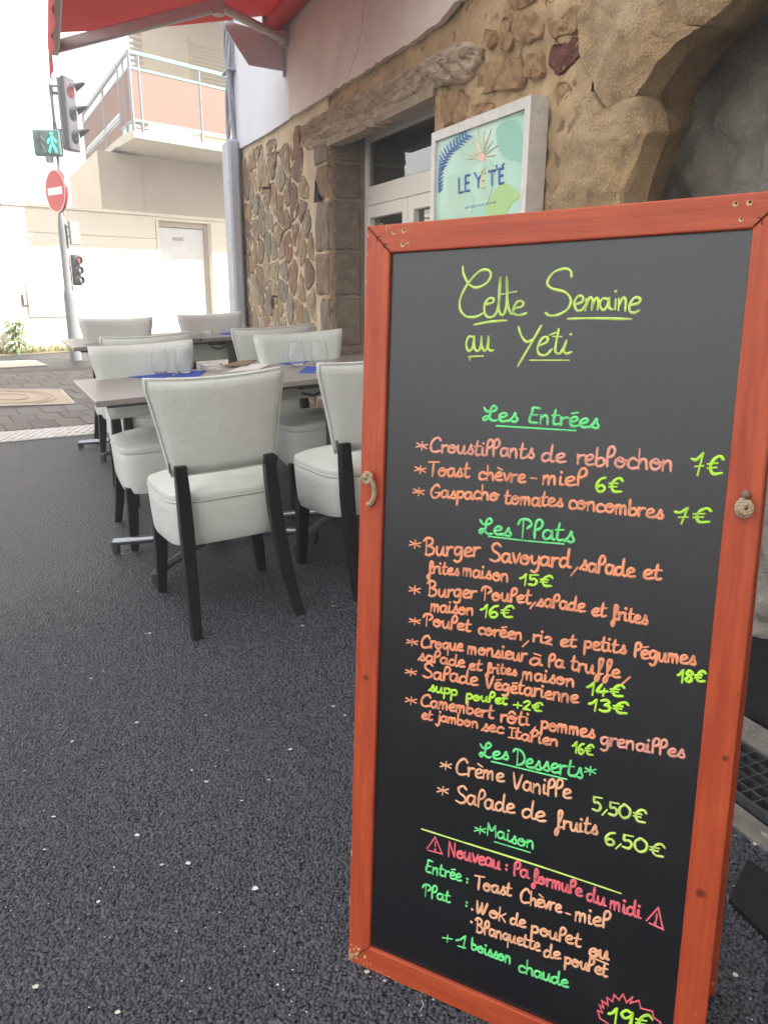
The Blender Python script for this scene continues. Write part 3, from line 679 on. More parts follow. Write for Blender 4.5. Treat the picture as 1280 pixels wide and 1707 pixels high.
# arch pillar ---------------------------------------------------------
def voussoir(front, inner_i, back, name, parent=wall):
    """front: traced outline px on the face, inner_i: indices of the front outline along the arch edge, back: px of the matching back edge"""
    o = .035; F_ = raw(front, o); n = len(F_); cx = sum(p[0] for p in F_)/n; cy = sum(p[1] for p in F_)/n
    dense = []; own = []
    for i in range(n):
        a, b = F_[i], F_[(i+1) % n]; k = max(1, int(math.hypot(a[0]-b[0], a[1]-b[1])/.012)); inn = (i in inner_i and (i+1) % n in inner_i)
        for j in range(k): dense.append((a[0]+(b[0]-a[0])*j/k, a[1]+(b[1]-a[1])*j/k)); own.append(inn or (i in inner_i and j == 0))
    amp = .012
    def disp(u, z): return 2.2*amp*noise.noise(V((u*4, z*4, 3)))+.016*noise.noise(V((u*11, z*11, 3)))+.009*noise.noise(V((u*26, z*26, 3)))+.004*noise.noise(V((u*60, z*60, 3)))
    rings = []
    for f in (1.0, .985, .96, .92, .88, .84, .8, .76, .72, .68, .64, .6, .56, .52, .48, .44, .4, .36, .32, .28, .24, .2, .15, .1, .05):
        r_ = []
        for (u, z) in dense:
            uu, zz = cx+(u-cx)*f, cy+(z-cy)*f; r_.append(FW(uu, zz, (o-.02 if f == 1 else o)+disp(uu, zz)+.01*(1-f)))
        rings.append(r_)
    rings.insert(0, [FW(u, z, -.04) for u, z in dense])
    mb = MB().rings(rings)
    Bk = raw(back, -.27); Fi = [F_[i] for i in inner_i]
    # reveal: loft from front edge to back edge
    m_ = 34; k = len(Fi); seg = 5; vs = []
    def lerp(L_, t):
        t = min(max(t, 0), 1)*(len(L_)-1); i = min(int(t), len(L_)-2); f = t-i; return (L_[i][0]+(L_[i+1][0]-L_[i][0])*f, L_[i][1]+(L_[i+1][1]-L_[i][1])*f)
    nt_ = 60
    for a in range(nt_+1):
        pf, pb_ = lerp(Fi, a/nt_), lerp(Bk, a/nt_)
        for b in range(m_+1):
            t = b/m_; p = FW(pf[0], pf[1], o-.021).lerp(FW(pb_[0], pb_[1], -.3), t)
            d = .03*noise.noise(p*5)+.026*noise.noise(p*12)+.012*noise.noise(p*28)+.006*noise.noise(p*60); p = p+UU*(d*math.sin(math.pi*min(1, t*1.15+.06))-.0)
            vs.append(p)
    mb.add(vs, [(a*(m_+1)+b, a*(m_+1)+b+1, (a+1)*(m_+1)+b+1, (a+1)*(m_+1)+b) for a in range(nt_) for b in range(m_)])
    ctr = FW(cx, cy, 0); mb.v = [tuple(V(v)-ctr) for v in mb.v]
    mb.build(name, M['granite'], parent, smooth=60, loc=ctr-WI)
voussoir([(1112, -120), (1123, -40), (1128, 18), (1140, 42), (1175, 43), (1212, 5), (1252, -45), (1330, -130)], [4, 5, 6, 7], [(1196, 62), (1231, 48), (1256, 26), (1300, -4), (1400, -70)], 'arch_stone')
voussoir([(1108, -110), (1121, -40), (1129, 17), (1141, 41), (1172, 44), (1121, 71), (1094, 109), (1078, 135), (1063, 160), (1010, 182), (984, 142), (966, 90), (960, 30), (985, -60)], [4, 5, 6, 7, 8], [(1222, 52), (1180, 104), (1157, 137), (1146, 160), (1141, 178)], 'arch_stone')
voussoir([(1004, 180), (1045, 164), (1066, 158), (1078, 188), (1083, 216), (1072, 241), (1058, 287), (1047, 331), (1032, 390), (1020, 440), (900, 470), (905, 400), (925, 330), (948, 250), (960, 180), (980, 150)], [2, 3, 4, 5, 6, 7, 8, 9], [(1141, 176), (1144, 187), (1140, 208), (1121, 251), (1105, 292), (1094, 328), (1078, 390), (1064, 440)], 'arch_stone')
uj = fc(1020, 440, .035)
for i in range(4):
    zb, zt_ = i*.3, i*.3+.29
    mb = MB(); fbox(mb, uj[0]-.5+(.1 if i % 2 else 0), uj[0]+.0, zb, min(zt_, uj[1]+.02), -.4, .03, .015); wb(mb, 'pier_stone', M['granite'], smooth=50)
# recess back wall: rough lumpy grey plaster
def recess():
    nu, nz = 190, 150; vs = []; u0, u1, z0, z1 = -2.5, 2.2, -.02, 2.9
    for j in range(nz+1):
        for i in range(nu+1):
            u = u0+(u1-u0)*i/nu; z = z0+(z1-z0)*j/nz; p = V((u, z, 0))
            w = V((noise.noise(p*2.2), noise.noise(p*2.2+V((9, 3, 1))), 0))
            d = .07*noise.noise((p+w*.3)*3)+.075*abs(noise.noise((p+w*.3)*7))+.035*abs(noise.noise((p+w*.3)*17))
            vs.append(FW(u, z, -.33+d))
    mb = MB().add(vs, [(j*(nu+1)+i, j*(nu+1)+i+1, (j+1)*(nu+1)+i+1, (j+1)*(nu+1)+i) for j in range(nz) for i in range(nu)])
    wb(mb, 'recess_plaster', M['recess'], smooth=180, fix=False)
recess()
def zf(u, o=.2): p = FW(u, 0, o); return gz(p.x, p.y)
q = [FW(u, 0, o_) for u, o_ in ((uj[0], .095), (-1.0, .095), (3.4, .095), (3.4, -.45), (-1.0, -.45), (uj[0], -.45))]
mb = MB().prism([V((p.x, p.y, gz(p.x, p.y)+.004)) for p in q], (0, 0, .012)); o = mb.build('recess_floor', M['rubber']); tag(o, 'dark floor inside the arched recess', 'mat')  # near-black sheet covering the floor of the recess
for k in range(7):
    u = -2.2+k*.62; z = zf(u+.3); mb = MB(); fbox(mb, u+.004, u+.616, z-.05, z+.014, .1, .222, .008)
    o = mb.build('threshold_stone', M['kerbstone']); o['kind'] = 'structure'
    u += .1; mb = MB(); fbox(mb, u+.004, u+.616, z-.05, z+.01, .412, .475, .008)
    o = mb.build('kerb_stone', M['kerbstone']); o['kind'] = 'structure'
dr = empty('drain_channel', FW(-1.5, zf(-1.5), .31), label='dark metal drain grating between two stone strips beside the blackboard', cat='drain')
def drain():
    sl_ = (zf(-1)-zf(-2)); ez = V((0, 0, 1)); eu = (UU+ez*sl_).normalized(); en = eu.cross(NO).normalized(); fr = (eu, NO, ez)
    D0 = dr.location.copy()
    def bb(name, m, u0, u1, z0, z1, o0, o1):
        c = FW((u0+u1)/2, zf((u0+u1)/2)+(z0+z1)/2, (o0+o1)/2)-D0; MB().box(c, (u1-u0, o1-o0, z1-z0), fr).build(name, m, dr)
    bb('channel_shade', M['dark'], -2.2, 1.0, .0005, .002, .224, .41)  # thin dark sheet, painted shade in place of the drain's depth
    bb('edge_bar', M['grate'], -2.2, 1.0, 0, .024, .224, .232); bb('edge_bar', M['grate'], -2.2, 1.0, 0, .024, .402, .41)
    for k in range(4): bb('long_bar', M['grate'], -2.2, 1.0, .003, .022, .266+k*.034-.0015, .266+k*.034+.0015)
    for k in range(74):
        u = -2.18+k*.037; bb('cross_bar', M['grate'], u-.0015, u+.0015, .003, .023, .2325, .4015)
drain()
# the black mat at the lower right
q = [gr(1214, 1508), gr(1290, 1583), gr(1330, 1500), gr(1245, 1440)]
o = MB().prism([p+V((0, 0, .003)) for p in q], (0, 0, .009)).build('foot_plate', M['rubber']); tag(o, 'flat black plate lying on the asphalt right of the blackboard', 'plate')
# iron bits on the wall
mb = MB(); a = fc(450, 313); mb.tube([FW(a[0], a[1], -.01), FW(a[0], a[1], .07), FW(a[0]+.11, a[1]-.02, .08)], .009, 6); wb(mb, 'iron_hook', M['iron'])
mb = MB(); a = fc(463, 500); c_ = FW(a[0], a[1], .045); mb.tube([c_+UU*(.03*math.cos(w*.524))+V((0, 0, .045*math.sin(w*.524)-.02)) for w in range(12)], .008, 6, closed=True); mb.tube([FW(a[0], a[1]+.03, -.01), FW(a[0], a[1]+.03, .05)], .009, 6); wb(mb, 'iron_ring', M['iron'])
mb = MB(); a = fc(535, 325); mb.prism([FW(*fc(x, y, .0), .022) for x, y in [(531, 300), (535, 318), (541, 336), (529, 338), (530, 318)]], NO*.004); wb(mb, 'hole_shade', M['dark'])  # raised dark patch, painted shade in place of a real opening

# cables and their grey cover at the corner ------------------------------
def cables():
    cv = empty('cable_cover', FW(UC-.0, 0, .05), label='grey plastic cable cover running up the corner of the stone wall', cat='cable cover')
    C0 = cv.location.copy(); zt_ = on(375, 243, FW(UC, 0, .07), NO).z
    mb = MB(); fbox(mb, UC-.07, UC+.22, .1, zt_, .03, .13, .02); mb.v = [tuple(V(v)-C0) for v in mb.v]; mb.build('cover', M['grey_pvc'], cv)
    mb = MB()
    for z in (.75, 1.1, 1.6, 2.1): mb.tube([FW(UC+.17, z, .13), FW(UC+.17, z, .137)], .008, 8)
    mb.v = [tuple(V(v)-C0) for v in mb.v]; mb.build('screw', M['steel'], cv)
    bd = empty('cable_bundle', FW(UC, zt_, .06), label='bundle of grey cables hanging above the grey cover', cat='cables')
    B0 = bd.location.copy()
    for k in range(7):
        rg = random.Random(k); pts = []
        for j in range(12):
            z = zt_-.05+j*.2; pts.append(FW(UC+.0+.028*k+.025*math.sin(j*1.3+k*2.1), z, .06+.03*math.sin(j*1.1+k)))
        mb = MB().tube(catmull(pts, 3), [.011, .017, .009, .014, .01, .015, .012][k], 6); mb.v = [tuple(V(v)-B0) for v in mb.v]; mb.build('cable', M['cable'], bd, smooth=180)
    for z in (zt_+.55, zt_+1.0): mb = MB(); fbox(mb, UC-.03, UC+.2, z, z+.02, .02, .105, .004); mb.v = [tuple(V(v)-B0) for v in mb.v]; mb.build('cable_tie', M['cable'], bd)
cables()

# ================================================================== SIGN
def sign():
    ul_, ur = -3.412, -2.61; zt_, zb = 1.862, .78
    sg = empty('restaurant_sign', FW((ul_+ur)/2, zb, .03), label='pale green restaurant sign in an aluminium frame reading LE YÉT\'É', cat='sign')
    S0 = sg.location.copy()
    def b_(mb, name, m, **k): mb.v = [tuple(V(v)-S0) for v in mb.v]; return mb.build(name, m, sg, **k)
    w = .038
    mb = MB()
    for poly in ([(ul_, zt_), (ur, zt_), (ur-w, zt_-w), (ul_+w, zt_-w)], [(ul_, zb), (ur, zb), (ur-w, zb+w), (ul_+w, zb+w)], [(ul_, zt_), (ul_+w, zt_-w), (ul_+w, zb+w), (ul_, zb)], [(ur, zt_), (ur-w, zt_-w), (ur-w, zb+w), (ur, zb)]):
        mb = MB().prism([FW(u, z, .08) for u, z in poly], NO*-.078); b_(mb, 'frame_side', M['alu'])
    # printed sheet with soft leaf shapes
    m = bpy.data.materials.new('sign_print'); m.use_nodes = True; t = m.node_tree; N = t.nodes; L = t.links
    tc = N.new('ShaderNodeTexCoord'); nz = N.new('ShaderNodeTexNoise'); nz.inputs['Scale'].default_value = 2.2; nz.inputs['Detail'].default_value = 1; L.new(tc.outputs['Object'], nz.inputs[0])
    rp = N.new('ShaderNodeValToRGB'); rp.color_ramp.elements[0].position = .35; rp.color_ramp.elements[0].color = (.32, .62, .48, 1); rp.color_ramp.elements[1].position = .62; rp.color_ramp.elements[1].color = (.6, .8, .66, 1)
    L.new(nz.outputs[0], rp.inputs[0]); L.new(rp.outputs[0], P(m).inputs['Base Color']); P(m).inputs['Roughness'].default_value = .3
    mb = MB(); fbox(mb, ul_+w-.002, ur-w+.002, zb+w-.002, zt_-w+.002, .055, .0655); b_(mb, 'sheet', m)
    pr = lambda c, r=.35: mat('print_ink', c, rough=r)
    PX = lambda zx, zy: FW(*fc(720+zx/7.111, 160+zy/7.111, .066), .0662)
    def flat(pts, name, c, lift=0, th=.0004, smooth=True):
        p = [PX(*q) for q in pts]; p = catmull(p, 4, closed=True) if smooth else p
        mb = MB().prism([q+NO*lift for q in p], NO*th); return b_(mb, name, c)
    g1, g2, g3 = pr((.27, .56, .43)), pr((.38, .62, .22)), pr((.42, .66, .5))
    flat([(760, 400), (870, 300), (990, 290), (1060, 400), (1090, 620), (1090, 810), (1010, 770), (900, 750), (800, 640)], 'leaf_print', g1)
    flat([(330, 560), (400, 480), (520, 500), (600, 620), (560, 760), (440, 810), (340, 740)], 'leaf_print', g3)
    flat([(190, 950), (300, 940), (420, 1040), (480, 1190), (470, 1380), (360, 1400), (220, 1390), (200, 1200)], 'leaf_print', g3)
    flat([(640, 1390), (700, 1180), (800, 1060), (900, 1035), (1000, 1110), (1110, 1185), (1000, 1220), (900, 1340), (850, 1400)], 'leaf_print', g2)
    flat([(600, 800), (700, 760), (740, 900), (700, 1140), (620, 1300), (560, 1100)], 'leaf_print', g3, lift=.0006)
    flat([(1010, 235), (1150, 140), (1150, 190), (1090, 215)], 'leaf_print', pr((.22, .5, .2)), smooth=False)
    # frond
    bl = pr((.13, .24, .52))
    mb = MB(); sp = catmull([(400, 470, 0), (300, 560, 0), (200, 650, 0), (130, 770, 0), (95, 900, 0), (85, 1050, 0), (80, 1180, 0)], 3)
    for i, p in enumerate(sp[:-1]):
        t = (sp[i+1]-p).normalized(); nrm = V((-t.y, t.x, 0)); 
        for sg_ in (-1, 1):
            q0 = p; q1 = p-t*52+nrm*(sg_*(70 if i < 12 else 50)); q1.x = max(q1.x, 84); q0x = max(q0.x, 86)
            a_, b2, c2_ = PX(q0x, q0.y), PX((q0x+q1.x)/2, (q0.y+q1.y)/2-7), PX(q1.x, q1.y)
            mb.tube([a_+NO*.0005, b2+NO*.0005, c2_+NO*.0005], [.0045, .0052, .0012], 4)
    b_(mb, 'frond_print', bl)
    pk = pr((.85, .5, .36)); mb = MB()
    c = (590, 720)
    for a, l in ((-168, 210), (-150, 150), (-128, 230), (-112, 280), (-98, 330), (-84, 300), (-70, 360), (-55, 240), (-35, 250), (-8, 180), (172, 190), (-140, 120), (-105, 200), (-76, 210)):
        d0 = (math.cos(R(a)), math.sin(R(a))); p0, p1 = PX(c[0]+d0[0]*60, c[1]+d0[1]*55), PX(c[0]+d0[0]*l*.95, c[1]+d0[1]*l)
        mb.tube([p0+NO*.0008, (p0+p1)/2+NO*.0008, p1+NO*.0008], [.0022, .0034, .0018], 4)
    b_(mb, 'sun_ray_print', pr((.72, .66, .5)))
    flat([(c[0]+46*math.cos(w*.628), c[1]+50*math.sin(w*.628)) for w in range(10)], 'sun_print', pk, lift=.001)
    # letters LE YÉT'É
    G = {'L': [[(0, 1), (0, 0), (.55, .02)]], 'E': [[(.55, 1), (0, 1), (0, 0), (.55, 0)], [(0, .52), (.45, .52)]], 'Y': [[(0, 1), (.35, .5), (.35, 0)], [(.72, 1), (.35, .5)]], 'T': [[(0, 1), (.7, 1)], [(.35, 1), (.35, 0)]]}
    col_b, col_o = pr((.1, .16, .42)), pr((.8, .66, .38))
    for ch, x0, y0, x1, y1, acc, cc in (('L', 325, 1145, 385, 965, 0, col_b), ('E', 400, 1125, 455, 940, 0, col_b), ('Y', 505, 1100, 590, 905, 0, col_b), ('E', 598, 1085, 640, 910, 1, col_o), ('T', 675, 1065, 745, 890, 0, col_b), ('E', 800, 1035, 858, 860, 1, col_b)):
        mb = MB(); sl = -.18
        for st in G[ch]:
            pts = [PX(x0+gx/.6*(x1-x0), y0-gy*(y0-y1)+sl*gx/.6*(x1-x0)+sl*0) for gx, gy in st]
            for a_, b2 in zip(pts, pts[1:]): mb.tube([a_+NO*.0012, b2+NO*.0012], .0048, 4)
        if acc: mb.tube([PX(x1-25, y1-30)+NO*.0012, PX(x1-2, y1-65)+NO*.0012], [.003, .005], 4)
        if ch == 'T': mb.tube([PX(775, 875)+NO*.0012, PX(768, 815)+NO*.0012], [.0025, .005], 4)
        b_(mb, 'letter', cc)
    mb = MB()
    for k in range(24):
        if k in (3, 9, 15): continue
        x = 395+k*15.5; y = 1335-(x-395)*.19; mb.tube([PX(x, y)+NO*.0012, PX(x+3, y-22-(k % 3)*5)+NO*.0012, PX(x+8, y-2)+NO*.0012], .0009, 3)
    b_(mb, 'small_print', pr((.3, .42, .55)))
sign()

# ================================================================== AWNING
def awning():
    UL, UR = -5.83, -3.3; aw = empty('awning', FW(UL, 2.8, 0), label='red canvas awning on grey folding arms above the terrace', cat='awning'); A0 = aw.location.copy()
    def b_(mb, name, m, **k): mb.v = [tuple(V(v)-A0) for v in mb.v]; return mb.build(name, m, aw, **k)
    BP = FW(UL, 2.9, .05)
    fe = on(90, 78, BP, UU); fo = fe.dot(NO)+D; fz = fe.z
    zr, orr = 2.93, .12
    s = (fz+.03-zr)/(fo-orr)
    # fabric, a thin sheet with sag
    mb = MB(); nu, no_ = 40, 10; top = []; bot = []
    for j in range(no_+1):
        for i in range(nu+1):
            u = UL-.04+(UR-UL+.08)*i/nu; o = orr+(fo-.02-orr)*j/no_; z = zr+.06+(o-orr)*s-.015*math.sin(math.pi*j/no_)+.004*math.sin(u*9)*math.sin(math.pi*j/no_)
            top.append(FW(u, z, o)); bot.append(FW(u, z-.0015, o))
    n = nu+1; q = [(j*n+i, j*n+i+1, (j+1)*n+i+1, (j+1)*n+i) for j in range(no_) for i in range(nu)]
    mb.add(top, q); b_(mb, 'canvas', M['awning_red'], smooth=180, fix=False)
    # valance
    mb = MB(); vs = []
    for j in range(5):
        for i in range(nu*2+1):
            u = UL-.05+(UR-UL+.1)*i/(nu*2); vs.append(FW(u, fz+.02-j*.05-(.02*abs(math.sin(u*7)) if j == 4 else 0), fo+.035+.01*math.sin(u*14)*j/4))
    n = nu*2+1; mb.add(vs, [(j*n+i, j*n+i+1, (j+1)*n+i+1, (j+1)*n+i) for j in range(4) for i in range(nu*2)]); b_(mb, 'valance', M['awning_red'], smooth=180, fix=False)
    mb = MB(); fbox(mb, UL-.06, UR+.06, fz-.035, fz+.055, fo-.03, fo+.03, .012); b_(mb, 'front_bar', M['awn_dark'])
    mb = MB(); mb.tube([FW(UL-.03, zr+.02, .1), FW(UR+.03, zr+.02, .1)], .062, 24); b_(mb, 'roller', M['roller'], smooth=50)
    mb = MB(); fbox(mb, UL-.05, UL-.035, zr-.08, zr+.1, .0, .19, .004); fbox(mb, UR+.035, UR+.05, zr-.08, zr+.1, .0, .19, .004); b_(mb, 'end_cap', M['awn_dark'])
    # arms: shoulder -> elbow -> front bar, in the plane below the canvas
    for k, (us, sg_) in enumerate(((UL+.03, 1), (UR-.2, -1))):
        sh = FW(us, 2.83, .06)
        pn = (fe-sh); pn = UU.cross(pn).normalized() if k == 0 else None
        if k == 0:
            el = on(363, 8, sh, UU.cross(fe-sh).normalized()); ed = (el-sh); eu, eo, ez = ed.dot(UU), ed.dot(NO), ed.z; tip = fe+V((0, 0, .0))-UU*0; td = tip-sh; tu, to_, tz = td.dot(UU), td.dot(NO), td.z
            print('awning elbow', eu, eo, ez, 'tip', tu, to_, tz)
        else:
            el = sh+UU*(-eu)+NO*eo+V((0, 0, ez)); tip = sh+UU*(-tu)+NO*to_+V((0, 0, tz))
        arm = MB().tube([sh, el], .027, 10); arm.v = arm.v; ao = b_(arm, 'upper_arm', M['awn_metal'], smooth=50)
        d_ = (tip-el).normalized(); sd_ = d_.cross(V((0, 0, 1))).normalized(); up_ = sd_.cross(d_)
        fa = MB().box((el+tip)/2, ((tip-el).length, .035, .07), (d_, sd_, up_), .008); b_(fa, 'forearm', M['awn_metal'])
        eb = MB(); eb.tube([el-V((0, 0, .05)), el+V((0, 0, .05))], .034, 14); eb.tube([el+V((.03, 0, -.035)), el+V((.0, .04, -.03)), el+V((-.04, .01, -.03))], .006, 6); eb.tube([el+V((.03, 0, .02)), el+V((.0, .04, .02)), el+V((-.04, .01, .02))], .006, 6); b_(eb, 'elbow', M['awn_metal'], smooth=50)
        br = MB(); fbox(br, us-.05, us+.05, 2.75, 2.95, .0, .03, .006); br.tube([sh-V((0, 0, .045)), sh+V((0, 0, .045))], .036, 14); fbox(br, us-.03, us+.03, 2.79, 2.87, .02, .06, .006); b_(br, 'wall_bracket', M['awn_metal'], smooth=40)
    bx = FW(-5.8, 0, 0); pts = [on(x, y, bx, UU) for x, y in ((489, 84), (489, 114), (420, 102), (380, 40))]
    q = [(p.dot(NO)+D, p.z) for p in pts]; q = [(.03, 2.87), (.03, q[1][1]), q[2], q[3], (q[3][0], q[3][1]+.05)]
    pb = MB().prism([FW(-5.9, z, o) for o, z in q], UU*.012); o = pb.build('wall_screen', mat('mauve_grey_panel', (.74, .72, .73), rough=.6)); o.name = 'wall_screen'; tag(o, 'grey metal panel standing out from the wall under the awning', 'panel')
    mb = MB(); fbox(mb, -5.905, -5.88, 2.62, 2.9, .03, .05); mb.build('rail', M['awn_metal'], o)
awning()

# ================================================================== NEIGHBOUR HOUSE
AW = R(42); W_ = V((math.sin(AW), math.cos(AW), 0)); N2 = V((math.cos(AW), -math.sin(AW), 0)); P0 = gr(0, 589); ZG = P0.z
def NW(s, z, o=0): return V((P0.x, P0.y, 0))+W_*s+N2*o+V((0, 0, z))
def nbp(x, y, o=0):
    p = on(x, y, V((P0.x, P0.y, 0))+N2*o, N2); return ((p-P0).dot(W_), p.z)
FN = (W_, N2, V((0, 0, 1)))
def neighbour():
    nb = empty('neighbour_house', NW(2, ZG, -2), label='cream house across the street with a balcony and pale ground floor', cat='house'); B0 = nb.location.copy()
    def b_(mb, name, m, parent=nb, **k): mb.v = [tuple(V(v)-(B0 if parent is nb else B0)) for v in mb.v]; return mb.build(name, m, parent, **k)
    def nbox(mb, s0, s1, z0, z1, o0, o1, bev=0): return mb.box(NW((s0+s1)/2, (z0+z1)/2, (o0+o1)/2), (abs(s1-s0), abs(o1-o0), abs(z1-z0)), FN, bev)
    zt_ = 2.42; sd0, sd1 = 3.16, 4.34
    mb = MB(); nbox(mb, -9, sd0, 0, zt_, -.4, -.02); nbox(mb, sd1, 9, 0, zt_, -.4, -.02); nbox(mb, sd0, sd1, 2.36, zt_, -.4, -.02); nbox(mb, -9, 9, 0, zt_-.02, -5, -4.8); b_(mb, 'wall_core', M['neigh'])
    # rendered bands with open joints
    zs = [ZG, .42, .655, 1.02, 1.36, 1.68, 2.02, zt_]
    for i in range(len(zs)-1):
        z0, z1 = zs[i]+.008, zs[i+1]-.008
        for s0, s1 in ((-4.6, .3), (.32, 1.05 if z1 < 1.3 else sd0-.06)) + (((1.95, sd0-.06),) if z1 < 1.3 else ()):
            if s0 == .32 and z1 < 1.3: continue
            mb = MB(); nbox(mb, s0, s1-.006, z0, z1, -.03, .0); b_(mb, 'render_band', M['neigh'])
    mb = MB(); nbox(mb, .32, 1.94, ZG, 1.3, -.03, -.004); b_(mb, 'render_patch', M['neigh'])
    mb = MB(); nbox(mb, sd0-.05, sd0, ZG, 2.36, -.02, .012); b_(mb, 'door_surround', M['neigh']); mb = MB(); nbox(mb, sd1, sd1+.05, ZG, 2.36, -.02, .012); b_(mb, 'door_surround', M['neigh'])
    dr_ = MB(); 
    for (a, b) in ((sd0, sd0+.07), (sd1-.07, sd1)): nbox(dr_, a, b, ZG, 2.36, -.2, -.12)
    nbox(dr_, sd0+.07, sd1-.07, 2.26, 2.36, -.2, -.12); df = b_(dr_, 'door_frame', M['neigh_up'])
    mb = MB(); nbox(mb, sd0+.075, sd1-.075, ZG+.01, 2.25, -.2, -.15, .01); b_(mb, 'door', M['white'])
    mb = MB(); nbox(mb, sd0+.4, sd0+.62, 2.02, 2.08, -.149, -.135); b_(mb, 'door_plate', M['neigh_up'])
    # meter hatch
    mb = MB(); nbox(mb, .56, 1.35, .66, 1.24, -.003, .03, .006); b_(mb, 'meter_box', M['white'])
    mb = MB(); nbox(mb, .47, .49, .85, 1.03, 0, .03); nbox(mb, .49, .56, .85, .862, 0, .03); b_(mb, 'hatch_latch', M['iron'])
    mb = MB(); nbox(mb, -9, sd0+6, zt_, zt_+.05, -5, .03); b_(mb, 'coping', M['neigh'])
    # upper storey
    zb = 3.57; zr = 4.65
    def H(x, y, z): return on(x, y, (0, 0, z), (0, 0, 1))
    c2 = H(195, 231, zb); dside = (H(140, 185, zr)-H(195, 108, zr)); dside.z = 0; dside.normalize()
    sc_ = nbp(222, 75, -.05)[0]; back12 = V((math.sin(R(-12)), math.cos(R(-12)), 0))
    A_ = NW(sc_, 0, -.05)
    mb = MB().prism([V((p.x, p.y, zt_+.05)) for p in (NW(9, 0, -.05), A_, A_+back12*5, NW(9, 0, -5))], (0, 0, 3.5)); b_(mb, 'upper_wall', M['neigh_up'])
    A2 = c2+dside*.35+N2*-.05; A2 = A2; sA = nbp(166, 300, -.06)[0]; eA = H(141, 300, 2.9); tb = [NW(9, 0, -.06), NW(sA, 0, -.06), NW(sA, 0, -.06)+dside*4.0, NW(sA, 0, -.06)+dside*4.0+W_*3, NW(9, 0, -4)]
    mb = MB().prism([V((p.x, p.y, zt_+.05)) for p in tb], (0, 0, 3.43-zt_-.05)); b_(mb, 'terrace_wall', M['neigh_up'])
    mb = MB().prism([V((p.x, p.y, zt_+3.5)) for p in (NW(9.4, 0, 1.45), NW(sc_-.25, 0, 1.45), NW(sc_-.25, 0, -.05)+back12*5, NW(9.4, 0, -5))], (0, 0, .18)); b_(mb, 'shade_eaves', M['concrete'])  # deep overhang out of view, added to shade the upper wall
    mb = MB().prism([V((p.x, p.y, zt_+3.69)) for p in (NW(9.4, 0, 1.5), NW(sc_-.3, 0, 1.5), NW(sc_-.3, 0, -.05)+back12*5, NW(9.4, 0, -5))], (0, 0, .12)); b_(mb, 'roof', M['grey_rail'])
    su = sc_-.6
    # shutter
    s0 = nbp(321, 80, 0)[0]; z0, z1 = 3.85, 5.5
    sh = MB(); nbox(sh, s0-.04, s0+1.5, z0-.05, z1+.08, -.06, -.03); so_ = b_(sh, 'shutter_box', M['neigh_up'])
    for k in range(26):
        z = z0+k*(z1-z0)/26; mb = MB().prism([NW(s0, z, -.03), NW(s0+1.45, z, -.03), NW(s0+1.45, z+.045, .0), NW(s0, z+.045, .0)], V((0, 0, .012))); b_(mb, 'shutter_slat', M['shutter'])
    s3 = nbp(225, 75, 0)[0]
    for k in range(18):
        mb = MB().prism([NW(s3-.1, 3.85+k*.09, -.04), NW(s3+.16, 3.85+k*.09, -.04), NW(s3+.16, 3.89+k*.09, .0), NW(s3-.1, 3.89+k*.09, .0)], V((0, 0, .012))); b_(mb, 'louvre', M['shutter'])
    # balcony: front, chamfer, side going back along the other street
    c0, c1 = H(369, 238, zb), H(222.6, 213, zb); c1 = V((c1.x, c1.y, zb)); dirf = (c0-c1).normalized(); far = c1+dirf*5
    c2 = H(195, 231, zb); dside = (H(140, 185, zr)-H(195, 108, zr)); dside.z = 0; dside.normalize()
    back = c2+dside*3.2
    inn = [V((back.x, back.y, zb))+dirf*1.2, NW(su+.3, zb, -.2), NW(8, zb, -.2)]
    slab = [far, c1, c2+(c2-c1).normalized()*.0, NW(su+.55, zb, -.1), NW(8, zb, -.1)]
    mb = MB().prism([V((p.x, p.y, zb)) for p in slab], (0, 0, -.13)); b_(mb, 'balcony_slab', M['concrete'])
    mb = MB().prism([V((p.x, p.y, zb)) for p in (c2, c2+dside*3.2, c2+dside*3.2+dirf*1.0, c2+dirf*1.0)], (0, 0, -.1)); b_(mb, 'side_slab', M['concrete'])
    bal = bpy.data.objects.new('balcony_railing', None); col.objects.link(bal); bal.parent = nb
    def rail(a, b, z, r_, m, h=.035):
        a, b = V((a.x, a.y, z)), V((b.x, b.y, z)); d = (b-a).normalized(); sd_ = V((-d.y, d.x, 0)); mb = MB().box((a+b)/2, ((b-a).length, r_, h), (d, sd_, V((0, 0, 1)))); b_(mb, 'rail', m, bal)
    R1 = c1; R2 = H(195, 108, zr); R3 = R2+dside*4.2
    rail(R1, far, zr, .05, M['green_rail'], .05); rail(R1, far, zr-.22, .03, M['green_rail']); rail(R1, far, zb+.12, .03, M['green_rail'])
    rail(R1, R2, zr, .05, M['grey_rail'], .05); rail(R2, R3, zr, .06, M['grey_rail'], .07); rail(R2, R3, zr-.2, .03, M['grey_rail'])
    rail(R1, R2, zb+.12, .03, M['grey_rail']); rail(R2, R3, zb+.32, .03, M['grey_rail'], .09); rail(R1, R2, zr-.22, .03, M['grey_rail'])
    def pan(a, b, z0_, z1_, m=M['smoked']):
        d = (b-a); d.z = 0; d.normalize(); sd_ = V((-d.y, d.x, 0)); mb = MB().box(V(((a.x+b.x)/2, (a.y+b.y)/2, (z0_+z1_)/2)), ((V((b.x, b.y, 0))-V((a.x, a.y, 0))).length-.03, .012, z1_-z0_), (d, sd_, V((0, 0, 1)))); b_(mb, 'panel', m, bal)
    pan(R1, far, zb+.14, zr-.24); pan(R1, R2, zb+.14, zr-.24); pan(R2, R3, zb+.4, zr-.22); pan(R2, R3, zb-.1, zb+.25)
